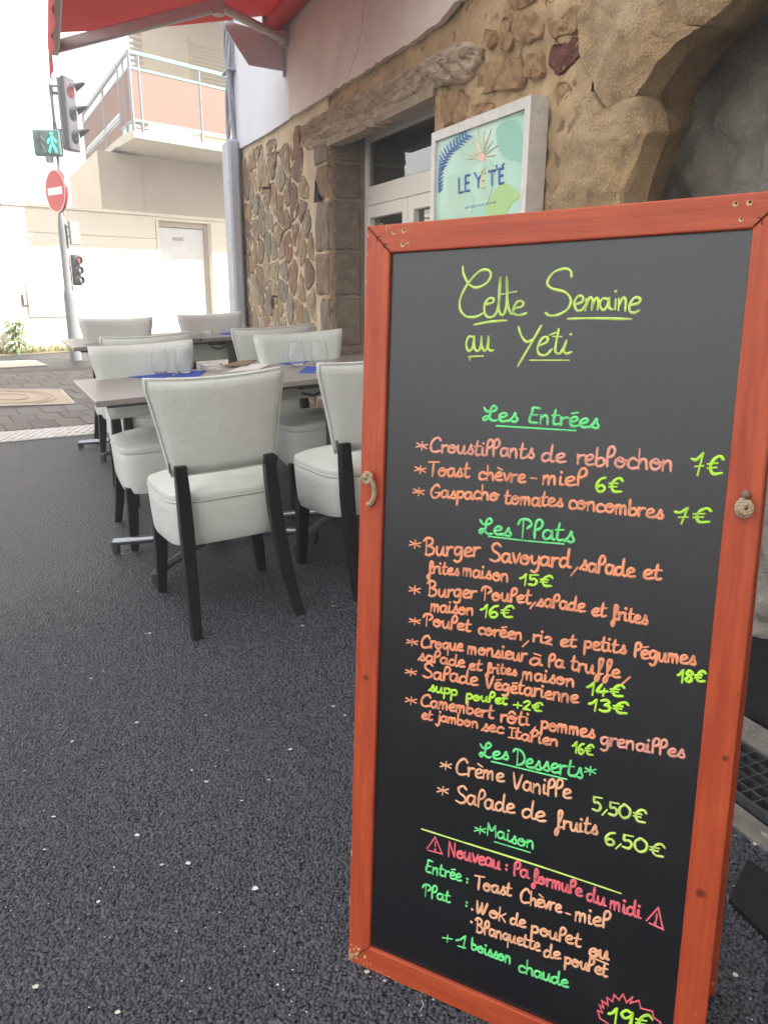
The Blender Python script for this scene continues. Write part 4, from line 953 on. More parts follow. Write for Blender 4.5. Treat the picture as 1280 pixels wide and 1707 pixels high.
    for p in (R1, R2, R1+(R2-R1)*.5, R1+dirf*.16, R1+dirf*1.3, R2+dside*1.6, R3):
        mb = MB().box(V((p.x, p.y, (zb+zr)/2+.0)), (.04, .04, zr-zb+.04)); b_(mb, 'post', M['grey_rail'], bal)
    # side wall of the upper storey below the side balcony
    # verge of weeds at the foot
neighbour()
def greenery():
    rng = random.Random(11)
    # verge
    mb = MB(); vs = [NW(-6, ZG+.004, .02), NW(7, ZG+.004, .02), NW(7, ZG+.004, .55), NW(-6, ZG+.004, .55)]; mb.prism(vs, (0, 0, .006)); o = mb.build('verge', M['soil']); tag(o, kind='structure')
    g = MB()
    for _ in range(2600):
        s = rng.uniform(-3, 3.2); o_ = rng.betavariate(1.2, 3)*.5+.03; h = rng.uniform(.04, .17)*(1.5 if rng.random() < .15 else 1)
        p = NW(s, ZG+.005, o_); a = rng.uniform(0, 6.28); l = V((math.cos(a), math.sin(a), 0)); w = V((-l.y, l.x, 0))*.005
        tip = p+l*h*.5+V((0, 0, h)); mid = p+l*h*.18+V((0, 0, h*.6)); g.add([p-w, p+w, mid+w*.7, mid-w*.7, tip], [(0, 1, 2, 3), (3, 2, 4)])
    o = g.build('grass', M['dry'], fix=False); tag(o, 'dry grass and weeds along the foot of the cream wall', 'grass', kind='stuff')
    pl_ = empty('weed_plant', NW(.18, ZG, .3), label='leafy green weed growing against the sunlit cream wall', cat='plant')
    st = MB(); 
    for k in range(7):
        a = rng.uniform(0, 6.28); st.tube([V((0, 0, 0)), V((.05*math.cos(a), .05*math.sin(a), .2)), V((.13*math.cos(a), .13*math.sin(a), .36+.06*k/2))], .006, 5)
    st.build('stem', M['leaf'], pl_)
    for k in range(80):
        a = rng.uniform(0, 6.28); h = rng.uniform(.04, .6); r0 = rng.uniform(.02, .16)*(1.1-h); p = V((r0*math.cos(a), r0*math.sin(a), h)); L_ = rng.uniform(.12, .24); l = V((math.cos(a), math.sin(a), rng.uniform(-.7, .3))).normalized(); w = V((-math.sin(a), math.cos(a), 0))*L_*.17
        m_ = MB().add([p, p+l*L_*.45+w, p+l*L_*.45+V((0, 0, .012)), p+l*L_*.45-w, p+l*L_+V((0, 0, -.04))], [(0, 1, 2), (0, 2, 3), (2, 1, 4), (3, 2, 4)]); m_.build('leaf', M['leaf'], pl_, fix=False)
    # street tree mirrored in the window glass
    tr = empty('street_tree', (-9.2, 8.2, .09), label='leafy street tree mirrored in the window glass', cat='tree')
    tk = MB().tube([V((0, 0, 0)), V((.05, 0, 1.2)), V((0, .05, 2.4)), V((.1, 0, 3.6)), V((0, 0, 5))], [.17, .14, .12, .09, .04], 10)
    for a in range(6): tk.tube([V((0, 0, 2.2+.3*a)), V((.7*math.cos(a), .7*math.sin(a), 3+.3*a)), V((1.4*math.cos(a), 1.4*math.sin(a), 3.6+.3*a))], [.06, .04, .015], 6)
    tk.build('trunk', M['bark'], tr, smooth=180)
    cr = MB(); cl = [(V((rng.gauss(0, .9), rng.gauss(0, .9), rng.uniform(2.2, 6))), rng.uniform(.35, .8)) for _ in range(34)]
    for c, r_ in cl:
        for _ in range(170):
            d = V((rng.gauss(0, 1), rng.gauss(0, 1), rng.gauss(0, 1))).normalized()*r_*rng.random()**.4; p = c+d; a = V((rng.gauss(0, 1), rng.gauss(0, 1), rng.gauss(0, .5))).normalized(); b = a.cross(V((rng.gauss(0, 1), rng.gauss(0, 1), 1))).normalized(); s = rng.uniform(.05, .1)
            cr.add([p-a*s, p+b*s*.5, p+a*s, p-b*s*.5], [(0, 1, 2, 3)])
    o = cr.build('crown', M['leafT'], tr, fix=False)
greenery()

# ================================================================== SIGNAL POLE
def pole():
    pb = gr(127, 600); vn = V((pb.x, pb.y, 0)).normalized(); rt = V((vn.y, -vn.x, 0)); 
    def at(x, y, o=0): return on(x, y, pb-vn*o, vn)
    L_ = lambda p: p-pb
    FP = (rt, -vn, V((0, 0, 1)))
    tp = empty('signal_pole', pb, label='thick grey post with a thin mast at the pavement edge', cat='pole')
    zt_, zm = 2.0, 1.09
    MB().lathe([(.085, 0), (.083, zm-.13), (.078, zm-.1), (.064, zm-.06), (.062, zt_-.13), (.05, zt_), (.022, zt_+.14), (.0, zt_+.15)], (0, 0, 0), 20).build('post', M['pole'], tp, smooth=50)
    rx = L_(at(90, 200)); mb = MB(); mb.tube([V((rx.x, rx.y, 1.7)), V((rx.x, rx.y, 3.75))], .02, 10); q = V((rx.x, rx.y, 3.75)); mb.tube([q, q+rt*.12], .016, 8); mb.build('mast', M['pole'], tp, smooth=60)
    # big three-lamp head, seen from the side, facing right
    hd = empty('traffic_light', L_(at(123, 252))+pb, label='three-lamp traffic light with hoods on the mast, red lit', cat='traffic light')
    h0 = hd.location.copy(); a = (rt*.86-vn*.5).normalized(); s_ = V((-a.y, a.x, 0)); FH = (a, s_, V((0, 0, 1)))
    zt2 = at(115, 128).z; H_ = zt2-h0.z
    MB().box(V((0, 0, H_/2))+a*-.0, (.09, .26, H_), FH, .02).build('housing', M['tl'], hd)
    MB().box(V((0, 0, H_/2))-a*.08, (.05, .22, H_*.98), FH, .015).build('back_shell', M['pole'], hd)
    for k in range(3):
        zc = H_*(.82-.31*k); c = V((0, 0, zc))+a*.045
        mb = MB(); vs = []; n = 14
        for r_ in (0, 1):
            for i in range(n+1):
                w = R(-20)+R(220)*i/n; lip = .02+.2*(math.sin(max(0, min(math.pi, w))) if r_ else 0)
                vs.append(c+a*lip+s_*(.1*math.cos(w))+V((0, 0, .1*math.sin(w))))
        mb.add(vs, [(i, i+1, n+2+i, n+1+i) for i in range(n)]); vs2 = [V(v)*1.0 for v in vs]
        so_ = mb.build('hood', M['tl'], hd, fix=False); so_.modifiers.new('s', 'SOLIDIFY').thickness = .006
        MB().lathe([(0, .03), (.05, .026), (.088, .01), (.095, 0)], c, 18, (s_, V((0, 0, 1)), a)).build('lens', M['red_lamp'] if k == 0 else M['tl'], hd, smooth=60)
    for zc in (H_*.78, H_*.28):
        mb = MB(); mb.tube([V((0, 0, zc))-a*.1, V((0, 0, zc))-rt*.2-a*.02], .022, 8); mb.box(V((0, 0, zc+.03))-rt*.2-a*.02, (.025, .06, .14), FH); mb.build('bracket', M['tl'], hd)
    # pedestrian light
    pc = at(80, 238); pd = empty('pedestrian_light', pc, label='pedestrian signal box showing a green walking man', cat='pedestrian light')
    a = (-vn*.93-rt*.25).normalized(); s_ = V((-a.y, a.x, 0)); FH = (s_, a, V((0, 0, 1)))
    MB().box((0, 0, 0), (.37, .12, .34), FH, .02).build('housing', mat('green_grey_housing', (.09, .17, .15), rough=.5), pd)
    MB().lathe([(.0, 0), (.05, .0), (.055, .08), (.03, .1)], V((0, 0, -.25)), 14).build('speaker', M['pole'], pd, smooth=60)
    def man(cx, m, sc=1):
        J = [((0, .115), (0, .105)), ((0, .085), (0, -.01)), ((0, .07), (-.045, .03)), ((-.045, .03), (-.06, -.01)), ((0, .07), (.04, .03)), ((.04, .03), (.055, 0)), ((0, -.01), (-.03, -.065)), ((-.03, -.065), (-.05, -.125)), ((0, -.01), (.03, -.065)), ((.03, -.065), (.045, -.125))]
        mb = MB()
        for (x0, z0), (x1, z1) in J: mb.tube([s_*(cx+x0)+a*.063+V((0, 0, z0*sc)), s_*(cx+x1)+a*.063+V((0, 0, z1*sc))], .013, 6)
        mb.tube([s_*(cx)+a*.06+V((0, 0, .115*sc)), s_*(cx)+a*.07+V((0, 0, .115*sc))], .02, 10); mb.build('walking_man', m, pd)
    sgn = 1 if s_.dot(rt) > 0 else -1
    man(.075*sgn, M['green_lamp']); man(-.08*sgn, M['tl'])
    # no entry sign
    sc = at(92, 318, .05); sg = empty('no_entry_sign', sc, label='round red no entry sign with a white bar, seen obliquely', cat='road sign')
    az = R(-49); hd_ = V((math.sin(az), math.cos(az), 0)); nr = V((-hd_.y, hd_.x, 0)); nr = nr if nr.dot(-vn) > 0 else -nr; rr = .285
    FS = (hd_, V((0, 0, 1)), nr)
    MB().lathe([(0, .0), (rr, .0), (rr+.006, -.01), (rr+.006, -.04), (rr-.01, -.04)], (0, 0, 0), 40, FS).build('disc', M['red'], sg)
    mb = MB().lathe([(rr-.012, .001), (rr, .002), (rr+.003, .0)], (0, 0, 0), 40, FS); mb.build('rim', M['white'], sg)
    MB().box(nr*.003, (.42, .1, .004), FS).build('white_bar', M['white'], sg)
    mb = MB(); mb.tube([-nr*.04-V((0, 0, .12)), -nr*.1-V((0, 0, .12))], .012, 6); mb.tube([-nr*.04+V((0, 0, .12)), -nr*.1+V((0, 0, .12))], .012, 6); mb.build('bracket', M['steel'], sg)
    # small repeater and the plate seen on edge
    c = at(127, 450); rp = empty('repeater_light', c, label='small three-lamp repeater light low on the grey post', cat='traffic light')
    a = (rt*.75-vn*.66).normalized(); s_ = V((-a.y, a.x, 0)); FH = (a, s_, V((0, 0, 1)))
    MB().box((0, 0, 0), (.09, .12, .44), FH, .015).build('housing', M['tl'], rp)
    for k in range(3): 
        cc = a*.046+V((0, 0, .14-.14*k)); MB().lathe([(0, .02), (.04, .012), (.05, 0)], cc, 14, (s_, V((0, 0, 1)), a)).build('lens', M['red_lamp'] if k == 0 else M['pole'], rp, smooth=60)
        mb = MB().lathe([(.055, 0), (.055, .05)], cc, 14, (s_, V((0, 0, 1)), a)); mb.build('hood', M['tl'], rp)
    c = at(124, 388); ep = empty('side_plate', c, label='narrow grey plate seen edge on beside the post top', cat='plate')
    MB().box((0, 0, 0), (.04, .2, .32), FH, .006).build('plate', M['pole'], ep)
    mb = MB(); mb.tube([V((0, 0, .08)), -rt*.12+V((0, 0, .08))], .012, 6); mb.tube([V((0, 0, -.05)), -rt*.12+V((0, 0, -.05))], .012, 6); mb.build('bracket', M['pole'], ep)
pole()

# ================================================================== HOUSE BEHIND THE CAMERA (unseen, added to cut frontal sky light)
def behind():
    bb = empty('blocker_house', (5, -8, .05), label='unseen plain house behind the camera, added to block frontal sky light', cat='house')
    MB().box((0, -2, 4.3), (13, 4, 8.6)).build('wall', M['neigh_up'], bb); MB().box((0, -2, 8.75), (13.6, 4.6, .3)).build('roof', M['grey_rail'], bb)
    for i in range(4):
        for j in range(3):
            x, z = -4.6+i*3.1, 1.6+j*2.6; MB().box((x, .01, z), (1.25, .06, 1.65)).build('window_frame', M['pvc'], bb); MB().box((x, .03, z), (1.05, .04, 1.45)).build('pane', M['pane'], bb)
behind()

# ================================================================== TABLES
def stand(t, x, y, d):
    """put a thing on the sloping ground, its local x along d"""
    n = gn(x, y); X = (d-n*d.dot(n)).normalized(); Y = n.cross(X); m = Matrix((X, Y, n)).transposed().to_4x4(); m.translation = V((x, y, gz(x, y))); t.matrix_world = m
def table(nl, dr_, length, width, z, label, cols):
    """nl: near left top corner, dr_: direction of the long near edge"""
    d = V((dr_.x, dr_.y, 0)).normalized(); s = V((-d.y, d.x, 0)); base = V((nl.x, nl.y, 0))+d*length/2+s*width/2
    g = gz(base.x, base.y); t = empty('terrace_table', label=label, cat='table', group='terrace tables')
    stand(t, base.x, base.y, d); h = z
    MB().box((0, 0, h-.0125), (length, width, .025), None, .003).build('tabletop', M['tabletop'], t)
    MB().box((0, 0, h-.0265-.008), (length-.1, width-.1, .014)).build('under_frame', M['tablemetal'], t)
    for cx in cols:
        x = cx-length/2; y0 = -.225
        mb = MB(); mb.lathe([(.0, .05), (.045, .05), (.042, .12), (.036, .3), (.034, h-.12), (.045, h-.05), (.05, h-.043), (0, h-.043)], (x, y0, 0), 20); mb.build('column', M['tablemetal'], t, smooth=50)
        mb = MB().box((x, y0+.06, h-.055), (.3, .06, .024), None, .004); mb.box((x, y0+.16, h-.055), (.06, .42, .023), None, .004); mb.tube([V((x-.05, y0-.02, h-.075)), V((x-.1, y0-.03, h-.09)), V((x-.16, y0-.02, h-.075))], .007, 6); mb.build('tilt_bracket', M['tablemetal'], t)
        MB().lathe([(0, .03), (.05, .03), (.052, .085), (.04, .1), (0, .1)], (x, y0, 0), 18).build('hub', M['tablemetal'], t, smooth=50)
        for a in (157, 222, -23, 42):
            a = R(a); e = V((math.cos(a), math.sin(a), 0)); c = V((x, y0, .068)); MB().tube([c+e*.04, c+e*.2, c+e*.46-V((0, 0, .012))], [.02, .019, .017], 10).build('foot', M['foot'], t, smooth=60)
            MB().lathe([(.0, .0), (.013, .0), (.014, .012), (.02, .014), (.021, .06), (0, .062)], V((x, y0, 0))+e*.455, 14).build('foot_pad', M['tablemetal'], t, smooth=50)
    return t, h, d, s
TH = .752
TPL = [(V((-.6, 3.2, gz(-.6, 3.2)+TH)), gn(-.6, 3.2)), (V((-1.4, 4.7, gz(-1.4, 4.7)+TH)), gn(-1.4, 4.7))]
def onz(x, y, k, up=0): p, n = TPL[k]; return on(x, y, p+n*up, n)
DT = V((math.sin(R(62)), math.cos(R(62)), 0))
table(onz(173.5, 667, 0), DT, 1.66, .69, TH, 'nearer grey terrace table behind the big cream chair back', (.45, 1.07))
table(onz(130.8, 578.4, 1), DT, 1.55, .69, TH, 'farther grey terrace table close to the signal pole', (.4, 1.1))

# ================================================================== CHAIRS
def sq(w, d, n=28, e=3.4):
    out = []
    for k in range(n):
        a = 2*math.pi*k/n; c, s = math.cos(a), math.sin(a); out.append((math.copysign(abs(c)**(2/e), c)*w, math.copysign(abs(s)**(2/e), s)*d))
    return out
def make_chair(label):
    t = empty('dining_chair', label=label, cat='chair', group='cream leather chairs on the terrace')
    # seat with deep skirt
    rings = []
    for z, f, dz in ((.27, .9, 0), (.268, .95, 0), (.285, .975, 0), (.34, .99, 0), (.42, 1.0, 0), (.452, 1.0, 0), (.46, .985, 0), (.468, 1.0, 0), (.485, .985, 0), (.497, .94, 0), (.504, .8, 0), (.507, .5, 0), (.508, .15, 0)):
        r_ = []
        for x, y in sq(.232, .205, 36, 4.6):
            tp = 1-.10*(.5-y/.46)  # narrower at the back
            zz = z + (.03*(.5-y/.46) if z < .3 else 0)
            if z > .49: zz -= .012*((x/.23)**2)
            r_.append(V((x*f*tp, .055+y*f, zz)))
        rings.append(r_)
    MB().rings(rings).build('seat', M['leather'], t, smooth=55)
    mb = MB(); mb.tube([V((x*(1-.10*(.5-y/.46))*1.0, .055+y, .461)) for x, y in sq(.2325, .2055, 48, 4.6)], .0028, 5, closed=True); mb.build('seat_piping', M['piping'], t, smooth=180)
    # back: curved shell
    nx, nz = 18, 12; front = []; rear = []
    def P_(a, b, off):          # a -1..1 across, b 0..1 up
        wv = .195+.06*b**1.2; x = a*wv; z = .555+.34*b + .012*b*(1-a*a)*0 + .012*(a*a)*b
        y = -.135-.02*b+.028*a*a*(.5+.5*b)
        return V((x, y+off, z))
    def edge(a, b):
        ea = 1-abs(a)**10; eb = 1-abs(2*b-1)**14; return max(0, min(1, ea))*max(0, min(1, eb))
    for j in range(nz+1):
        for i in range(nx+1):
            a = -1+2*i/nx; a = math.copysign(abs(a)**.75, a); b = j/nz; b = .5+.5*math.copysign(abs(2*b-1)**.7, 2*b-1)
            k = edge(a, b)**.5; 
            # rounded corners
            ca = a*(1-.035*max(0, abs(2*b-1)-.75)*4*abs(a)**6); p0 = P_(ca, b, 0)
            front.append(p0+V((0, .027*k+.006*(1-a*a), 0))); rear.append(p0-V((0, .023*k, 0)))
    n = nx+1; fs = [(j*n+i, j*n+i+1, (j+1)*n+i+1, (j+1)*n+i) for j in range(nz) for i in range(nx)]; K = len(front)
    f2 = [tuple(K+q for q in f[::-1]) for f in fs]
    bd = [i for i in range(nx+1)]+[j*n+nx for j in range(1, nz+1)]+[nz*n+i for i in range(nx-1, -1, -1)]+[j*n for j in range(nz-1, 0, -1)]
    sd = [(bd[k], bd[(k+1) % len(bd)], K+bd[(k+1) % len(bd)], K+bd[k]) for k in range(len(bd))]
    MB().add(front+rear, fs+f2+sd).build('backrest', M['leather'], t, smooth=70)
    mb = MB(); pp = [front[q]*.12+rear[q]*.88 for q in bd]; cen = sum(pp, V())/len(pp)
    mb.tube([cen+(p-cen)*.975-V((0, .012, 0)) for p in pp], .0026, 5, closed=True); mb.build('back_piping', M['piping'], t, smooth=180)
    MB().box((-.199, -.17, .6), (.006, .012, .035), None, .001).build('fabric_tag', M['tl'], t)
    # legs
    def leg(pts, ws, name='leg'):
        rings = []
        for (x, y, z), w in zip(pts, ws): rings.append([V((x-w, y-w, z)), V((x+w, y-w, z)), V((x+w, y+w, z)), V((x-w, y+w, z))])
        o = MB().rings(rings).build(name, M['leg'], t); b = o.modifiers.new('b', 'BEVEL'); b.width = .004; b.segments = 2
    for sx in (-1, 1):
        leg([(sx*.16, -.15, .60), (sx*.161, -.155, .5), (sx*.165, -.165, .38), (sx*.172, -.19, .25), (sx*.182, -.228, .12), (sx*.195, -.275, 0)], [.02, .0225, .0235, .022, .02, .0175])
        leg([(sx*.19, .2, .3), (sx*.2, .205, .15), (sx*.212, .212, 0)], [.026, .022, .0165])
    return t
def place(o, x, y, az, label=None, back=False):
    # az: facing azimuth measured from +Y towards +X
    stand(o, x, y, V((math.cos(R(az)), -math.sin(R(az)), 0)))
    if label: o['label'] = label
ch = make_chair('cream leather chair nearest the camera, its back to us')
CH = [(-.612, 2.807, -27.5, None), (-.07, 3.09, -31, 'cream chair half hidden behind the blackboard frame, back to us'),
      (-1.074, 3.66, 151, 'cream chair facing us across the left end of the nearer table'), (-.36, 4.03, 153, 'cream chair facing us beside the window reveal at the nearer table'),
      (-1.32, 4.38, -29, 'cream chair standing back to back behind the chair facing us on the left'), (-.69, 4.72, -29, 'cream chair back glimpsed behind the chair by the window reveal'),
      (-1.82, 5.4, 153, 'farthest left cream chair near the signal pole'), (-1.22, 5.83, 153, 'farthest cream chair against the grey cable cover')]
for i, (x, y, az, lb) in enumerate(CH):
    o = ch if i == 0 else copy_tree(ch); place(o, x, y, az, lb)

# ================================================================== TABLE SETTINGS
def make_glass(label):
    g = empty('wine_glass', label=label, cat='glass', group='stemless wine glasses')
    out = [(0, 0), (.02, 0), (.03, .004), (.037, .018), (.044, .04), (.0455, .05), (.043, .07), (.036, .1), (.031, .122)]
    inn = [(.0298, .122), (.0348, .1), (.0416, .07), (.044, .05), (.0425, .042), (.033, .022), (.02, .014), (0, .012)]
    MB().lathe(out, (0, 0, 0), 28).build('bowl', M['glassmat'], g, smooth=180); MB().tube([V((.031*math.cos(k*.2618), .031*math.sin(k*.2618), .122)) for k in range(24)], .0011, 6, closed=True).build('rim', M['thick_glass'], g, smooth=180); MB().lathe([(0, .0008), (.019, .0008), (.028, .005), (.03, .012), (.018, .0125), (0, .011)], (0, 0, 0), 24).build('base', M['thick_glass'], g, smooth=60); return g
gl = make_glass('left clear glass of the pair on the bare end of the nearer table')
GL = [(268, 624, 0, None), (308, 623, 0, 'right clear glass of the pair behind the nearest chair back'), (495, 611, 0, 'left clear glass of the pair by the window reveal'), (533, 611, 0, 'clear glass nearest the blackboard, on a blue napkin'),
      (203, 559, 1, 'left glass of the pair on the far table against the cream wall'), (236, 559, 1, 'right glass of the pair on the far table against the cream wall'), (378, 551, 1, 'left of the two far glasses beside the cable cover'), (397, 551, 1, 'far glass closest to the stone wall')]
for i, (x, y, z, lb) in enumerate(GL):
    o = gl if i == 0 else copy_tree(gl); p = onz(x, y, z); o.location = p+V((0, 0, .0025)); o.rotation_euler.z = i*.7
    if lb: o['label'] = lb
def napkin(px, z, label):
    p = [onz(x, y, z) for x, y in px]; o = MB().prism([q+V((0, 0, .0008)) for q in p], (0, 0, .0016)).build('napkin', M['napkin']); tag(o, label, 'napkin', 'blue paper napkins')
napkin([(213, 629), (250, 618), (300, 620), (270, 632)], 0, 'blue napkin under the left glass behind the nearest chair')
napkin([(275, 628), (300, 619), (345, 618), (330, 629)], 0, 'blue napkin under the right glass behind the nearest chair')
napkin([(452, 605), (470, 599), (515, 602), (500, 610)], 0, 'blue napkin beyond the pair of glasses by the window reveal')
napkin([(497, 622), (510, 611), (555, 613), (555, 623)], 0, 'blue napkin at the table edge next to the blackboard')
napkin([(365, 557), (378, 550), (412, 552), (405, 560)], 1, 'blue napkin on the far table beside the cable cover')
def cutlery(x0, y0, x1, y1, z, label):
    a, b = onz(x0, y0, z), onz(x1, y1, z); o = MB(); d = (b-a).normalized(); s = V((-d.y, d.x, 0)); u = V((0, 0, 1)); L_ = .2
    c = (a+b)/2+V((0, 0, .005)); o.box(c-d*.05, (.1, .014, .003), (d, s, u), .001); o.box(c+d*.03, (.06, .007, .003), (d, s, u), .001)
    o.rings([[c+d*(.06+.04*t)+s*(w*math.cos(k*.785))+u*(.0015*math.sin(k*.785)) for k in range(8)] for t, w in ((0, .004), (.3, .011), (.6, .012), (.9, .006))])
    tag(o.build('fork', M['steel'], smooth=40), label, 'cutlery', 'cutlery')
cutlery(528, 620, 556, 612, 0, 'steel cutlery on the blue napkin next to the blackboard')
cutlery(285, 628, 322, 616, 0, 'steel cutlery on the napkin behind the nearest chair')
p = onz(352, 618, 0, .001); ash = empty('ashtray', p, label='round clear glass ashtray on the nearer table', cat='ashtray')
MB().lathe([(0, 0), (.045, 0), (.052, .012), (.055, .034), (.047, .036), (.043, .014), (0, .01)], (0, 0, 0), 28).build('bowl', M['glassmat'], ash, smooth=60)
q = [onz(x, y, 0) for x, y in ((378, 621), (412, 609), (455, 606), (432, 617))]; tag(MB().prism([v+V((0, 0, .001)) for v in q], (0, 0, .004)).build('menu', M['paper']), 'white paper menu on the nearer table', 'menu')
q = [onz(x, y, 0) for x, y in ((372, 613), (398, 605), (428, 603), (410, 612))]; tag(MB().prism([v+V((0, 0, .006)) for v in q], (0, 0, .006)).build('menu_cover', M['menu']), 'brown menu folder beside the white menu', 'menu')
p = onz(343, 560, 1, .001); ash2 = empty('ashtray', p, label='glass ashtray on the far table', cat='ashtray')
MB().lathe([(0, 0), (.045, 0), (.052, .012), (.055, .034), (.047, .036), (.043, .014), (0, .01)], (0, 0, 0), 24).build('bowl', M['glassmat'], ash2, smooth=60)
p = onz(322, 566, 1, .012); tag(MB().box(p, (.12, .05, .022), None, .008).build('sunglasses_case', M['tl']), 'small dark case on the far table', 'case')

# ================================================================== BLACKBOARD
def cd(x, y, z): return (CR*x-CU*y+CF*z).normalized()
Bh = cd(2345, 273, -1280); Bv = -cd(-248, 8100, 1280); Bv = (Bv-Bh*Bv.dot(Bh)).normalized(); Bn = Bh.cross(Bv)
BL = gr(580, 1602.5); BL.z += .001
SC = (CAMH-BL.z)/CAMH; BW, BH, FWD = .604*SC, 1.303*SC, .0435*SC; PZ = -.007
def buv(x, y, off=0.0):
    p = on(x, y, BL+Bn*off, Bn)-BL; return (p.dot(Bh), p.dot(Bv))
bd = empty('menu_blackboard', BL, label='A-frame menu blackboard with an orange-red wooden frame and handwritten menu', cat='blackboard')
bm = Matrix((Bh, Bv, Bn)).transposed().to_4x4(); bm.translation = BL; bd.matrix_world = bm
KNOTS = [(*buv(1168, 1490), .0055), (*buv(1209, 1265), .0035), (*buv(610, 1130), .004), (*buv(1230, 1158), .0012), (*buv(1153, 1437), .0014)]
rw_v = redwood2('red_stained_wood', (9, 1, 1)); rw_h = redwood2('red_stained_rail', (1, 9, 1))
T = .022
def miter(poly, name, m):
    n = len(poly); cx = sum(p[0] for p in poly)/n; cy = sum(p[1] for p in poly)/n
    mb = MB().prism([V((x, y, -T)) for x, y in poly], (0, 0, T)); o = mb.build(name, m, bd); b = o.modifiers.new('b', 'BEVEL'); b.width = .0022; b.segments = 2; b.limit_method = 'ANGLE'; b.angle_limit = R(60); return o
g = .0003; w = FWD
miter([(0, 0), (w, w), (w, BH-w), (0, BH)], 'stile', rw_v); miter([(BW, 0), (BW, BH), (BW-w, BH-w), (BW-w, w)], 'stile', rw_v)
miter([(0+g, 0), (BW-g, 0), (BW-w-g, w), (w+g, w)], 'rail', rw_h); miter([(g, BH), (w+g, BH-w), (BW-w-g, BH-w), (BW-g, BH)], 'rail', rw_h)
MB().box((BW/2, BH/2, PZ-.003), (BW-2*w+.01, BH-2*w+.01, .006)).build('chalk_panel', M['chalk'], bd)
# rear leaf
rl = MB(); 
lean = R(-8.5); ca, sa = math.cos(lean), math.sin(lean)
def RL(x, y, z): # hinge at the top edge
    yy = y-BH; zz = z-T-.004; return V((x, BH+yy*ca-zz*sa, -T-.004+yy*sa*-1*-1+(zz+T+.004)*ca)) if False else V((x, BH+yy*ca, -T-.004+yy*abs(sa)*1+z))
for poly in ([(0, 0.02), (w, w), (w, BH-w), (0, BH)], [(BW, 0.02), (BW, BH), (BW-w, BH-w), (BW-w, w)], [(0, 0.02), (BW, 0.02), (BW-w, w+.02), (w, w+.02)], [(0, BH), (w, BH-w), (BW-w, BH-w), (BW, BH)]):
    mb = MB().prism([RL(x, y, -T) for x, y in poly], (0, 0, T)); mb.build('rear_leg_frame', rw_v, bd)
MB().prism([RL(x, y, -.012) for x, y in ((w, w), (BW-w, w), (BW-w, BH-w), (w, BH-w))], (0, 0, .004)).build('rear_panel', M['chalk'], bd)
# marks on the frame: holes, chips, joint lines
def bp(x, y, z=.0004): a, b = buv(x, y); return V((a, b, z))
hl = MB(); rg = MB()
for x, y, r_ in ((657, 386, .0028), (674, 383, .003), (1227, 338, .0028), (1250, 336, .0029), (1236, 364, .0022), (672, 406, .003)):
    c = bp(x, y); rg.lathe([(0, 0), (r_*1.3, 0.0001)], c+V((-.0006, -.0012, 0)), 9); hl.lathe([(0, .0003), (r_*.62, .0003)], c, 10)
rg.build('chipped_rim', M['bare'], bd)['kind'] = 'stuff'; hl.build('screw_hole', M['ink'], bd)['kind'] = 'stuff'
cp = MB(); rr_ = random.Random(3)
def chip(x, y, sx, sy, n=6):
    a0 = rr_.random()*6; cp.prism([bp(x+sx*rr_.uniform(.35, 1)*math.cos(a0+k*6.283/n), y+sy*rr_.uniform(.35, 1)*math.sin(a0+k*6.283/n), .0002) for k in range(n)], (0, 0, .0003))
for k in range(26): chip(582+rr_.expovariate(1/6.), 1600-rr_.expovariate(1/9.)+ .0, rr_.uniform(1, 3), rr_.uniform(1, 5))
for k in range(14): chip(590+k*4+rr_.uniform(-2, 2), 1602+k*2-rr_.uniform(2, 9), .8, rr_.uniform(2, 5))
for x, y, a, b in ((612, 380, 2, 3), (614, 392, 1.2, 9), (613, 424, 1, 3), (645, 376, 3, 2), (650, 378, 4, 1.5), (644, 380, 1.5, 4), (636, 373, 5, 1), (622, 374, 3, 1.2), (610.5, 470, .8, 4), (679, 405, 7, 2.5), (586, 1420, 1, 10), (583, 1500, .8, 14), (711, 1653, 1, 4), (704, 1655, 3, 1), (648, 1629, 1, 3), (638, 1628, 3, 1), (1238, 773, 1, 1), (1240, 1055, .8, .8), (1188, 1640, 1.5, 3), (1143, 1665, 1.4, 1.4), (1160, 1690, 1, 4), (1213, 1500, .6, 8)): chip(x, y, a, b)
cp.build('paint_chip', M['bare'], bd)['kind'] = 'stuff'
jl = MB()
for a, b in (((612, 377), (649, 417)), ((581, 1602), (613, 1582)), ((1256.7, 376), (1296, 338)), ((629, 395), (635, 393)), ((629, 396), (628, 402)), ((640, 407), (647, 406)), ((640, 408), (639, 414)), ((1262, 362), (1269, 363)), ((1269, 364), (1270, 374))): jl.tube([bp(*a), bp(*b)], .00055, 4)
jl.build('joint_line', M['ink'], bd)['kind'] = 'stuff'
# rope knots
def rope(path, r_=.0042, name='rope'):
    pts = catmull(path, 10); mb = MB(); s = 0
    for st in range(3):
        q = []; acc = 0
        for i, p in enumerate(pts):
            if i: acc += (p-pts[i-1]).length
            t = (pts[min(i+1, len(pts)-1)]-pts[max(i-1, 0)]).normalized(); a = t.cross(V((0, 0, 1))); a = a.normalized() if a.length > .1 else V((1, 0, 0)); b = t.cross(a); w_ = acc*420+st*2.094; q.append(p+a*(r_*.5*math.cos(w_))+b*(r_*.5*math.sin(w_)))
        mb.tube(q, r_*.56, 6)
    mb.build(name, M['rope'], bd, smooth=180)
c = V((*buv(614, 797, .008), .008))
rope([c+V((-.007, .002, 0)), c+V((-.002, .008, .003)), c+V((.006, .005, .004)), c+V((.006, -.004, .005)), c+V((-.003, -.006, .004)), c+V((-.006, .002, .006)), c+V((.002, .004, .008))], name='rope_knot')
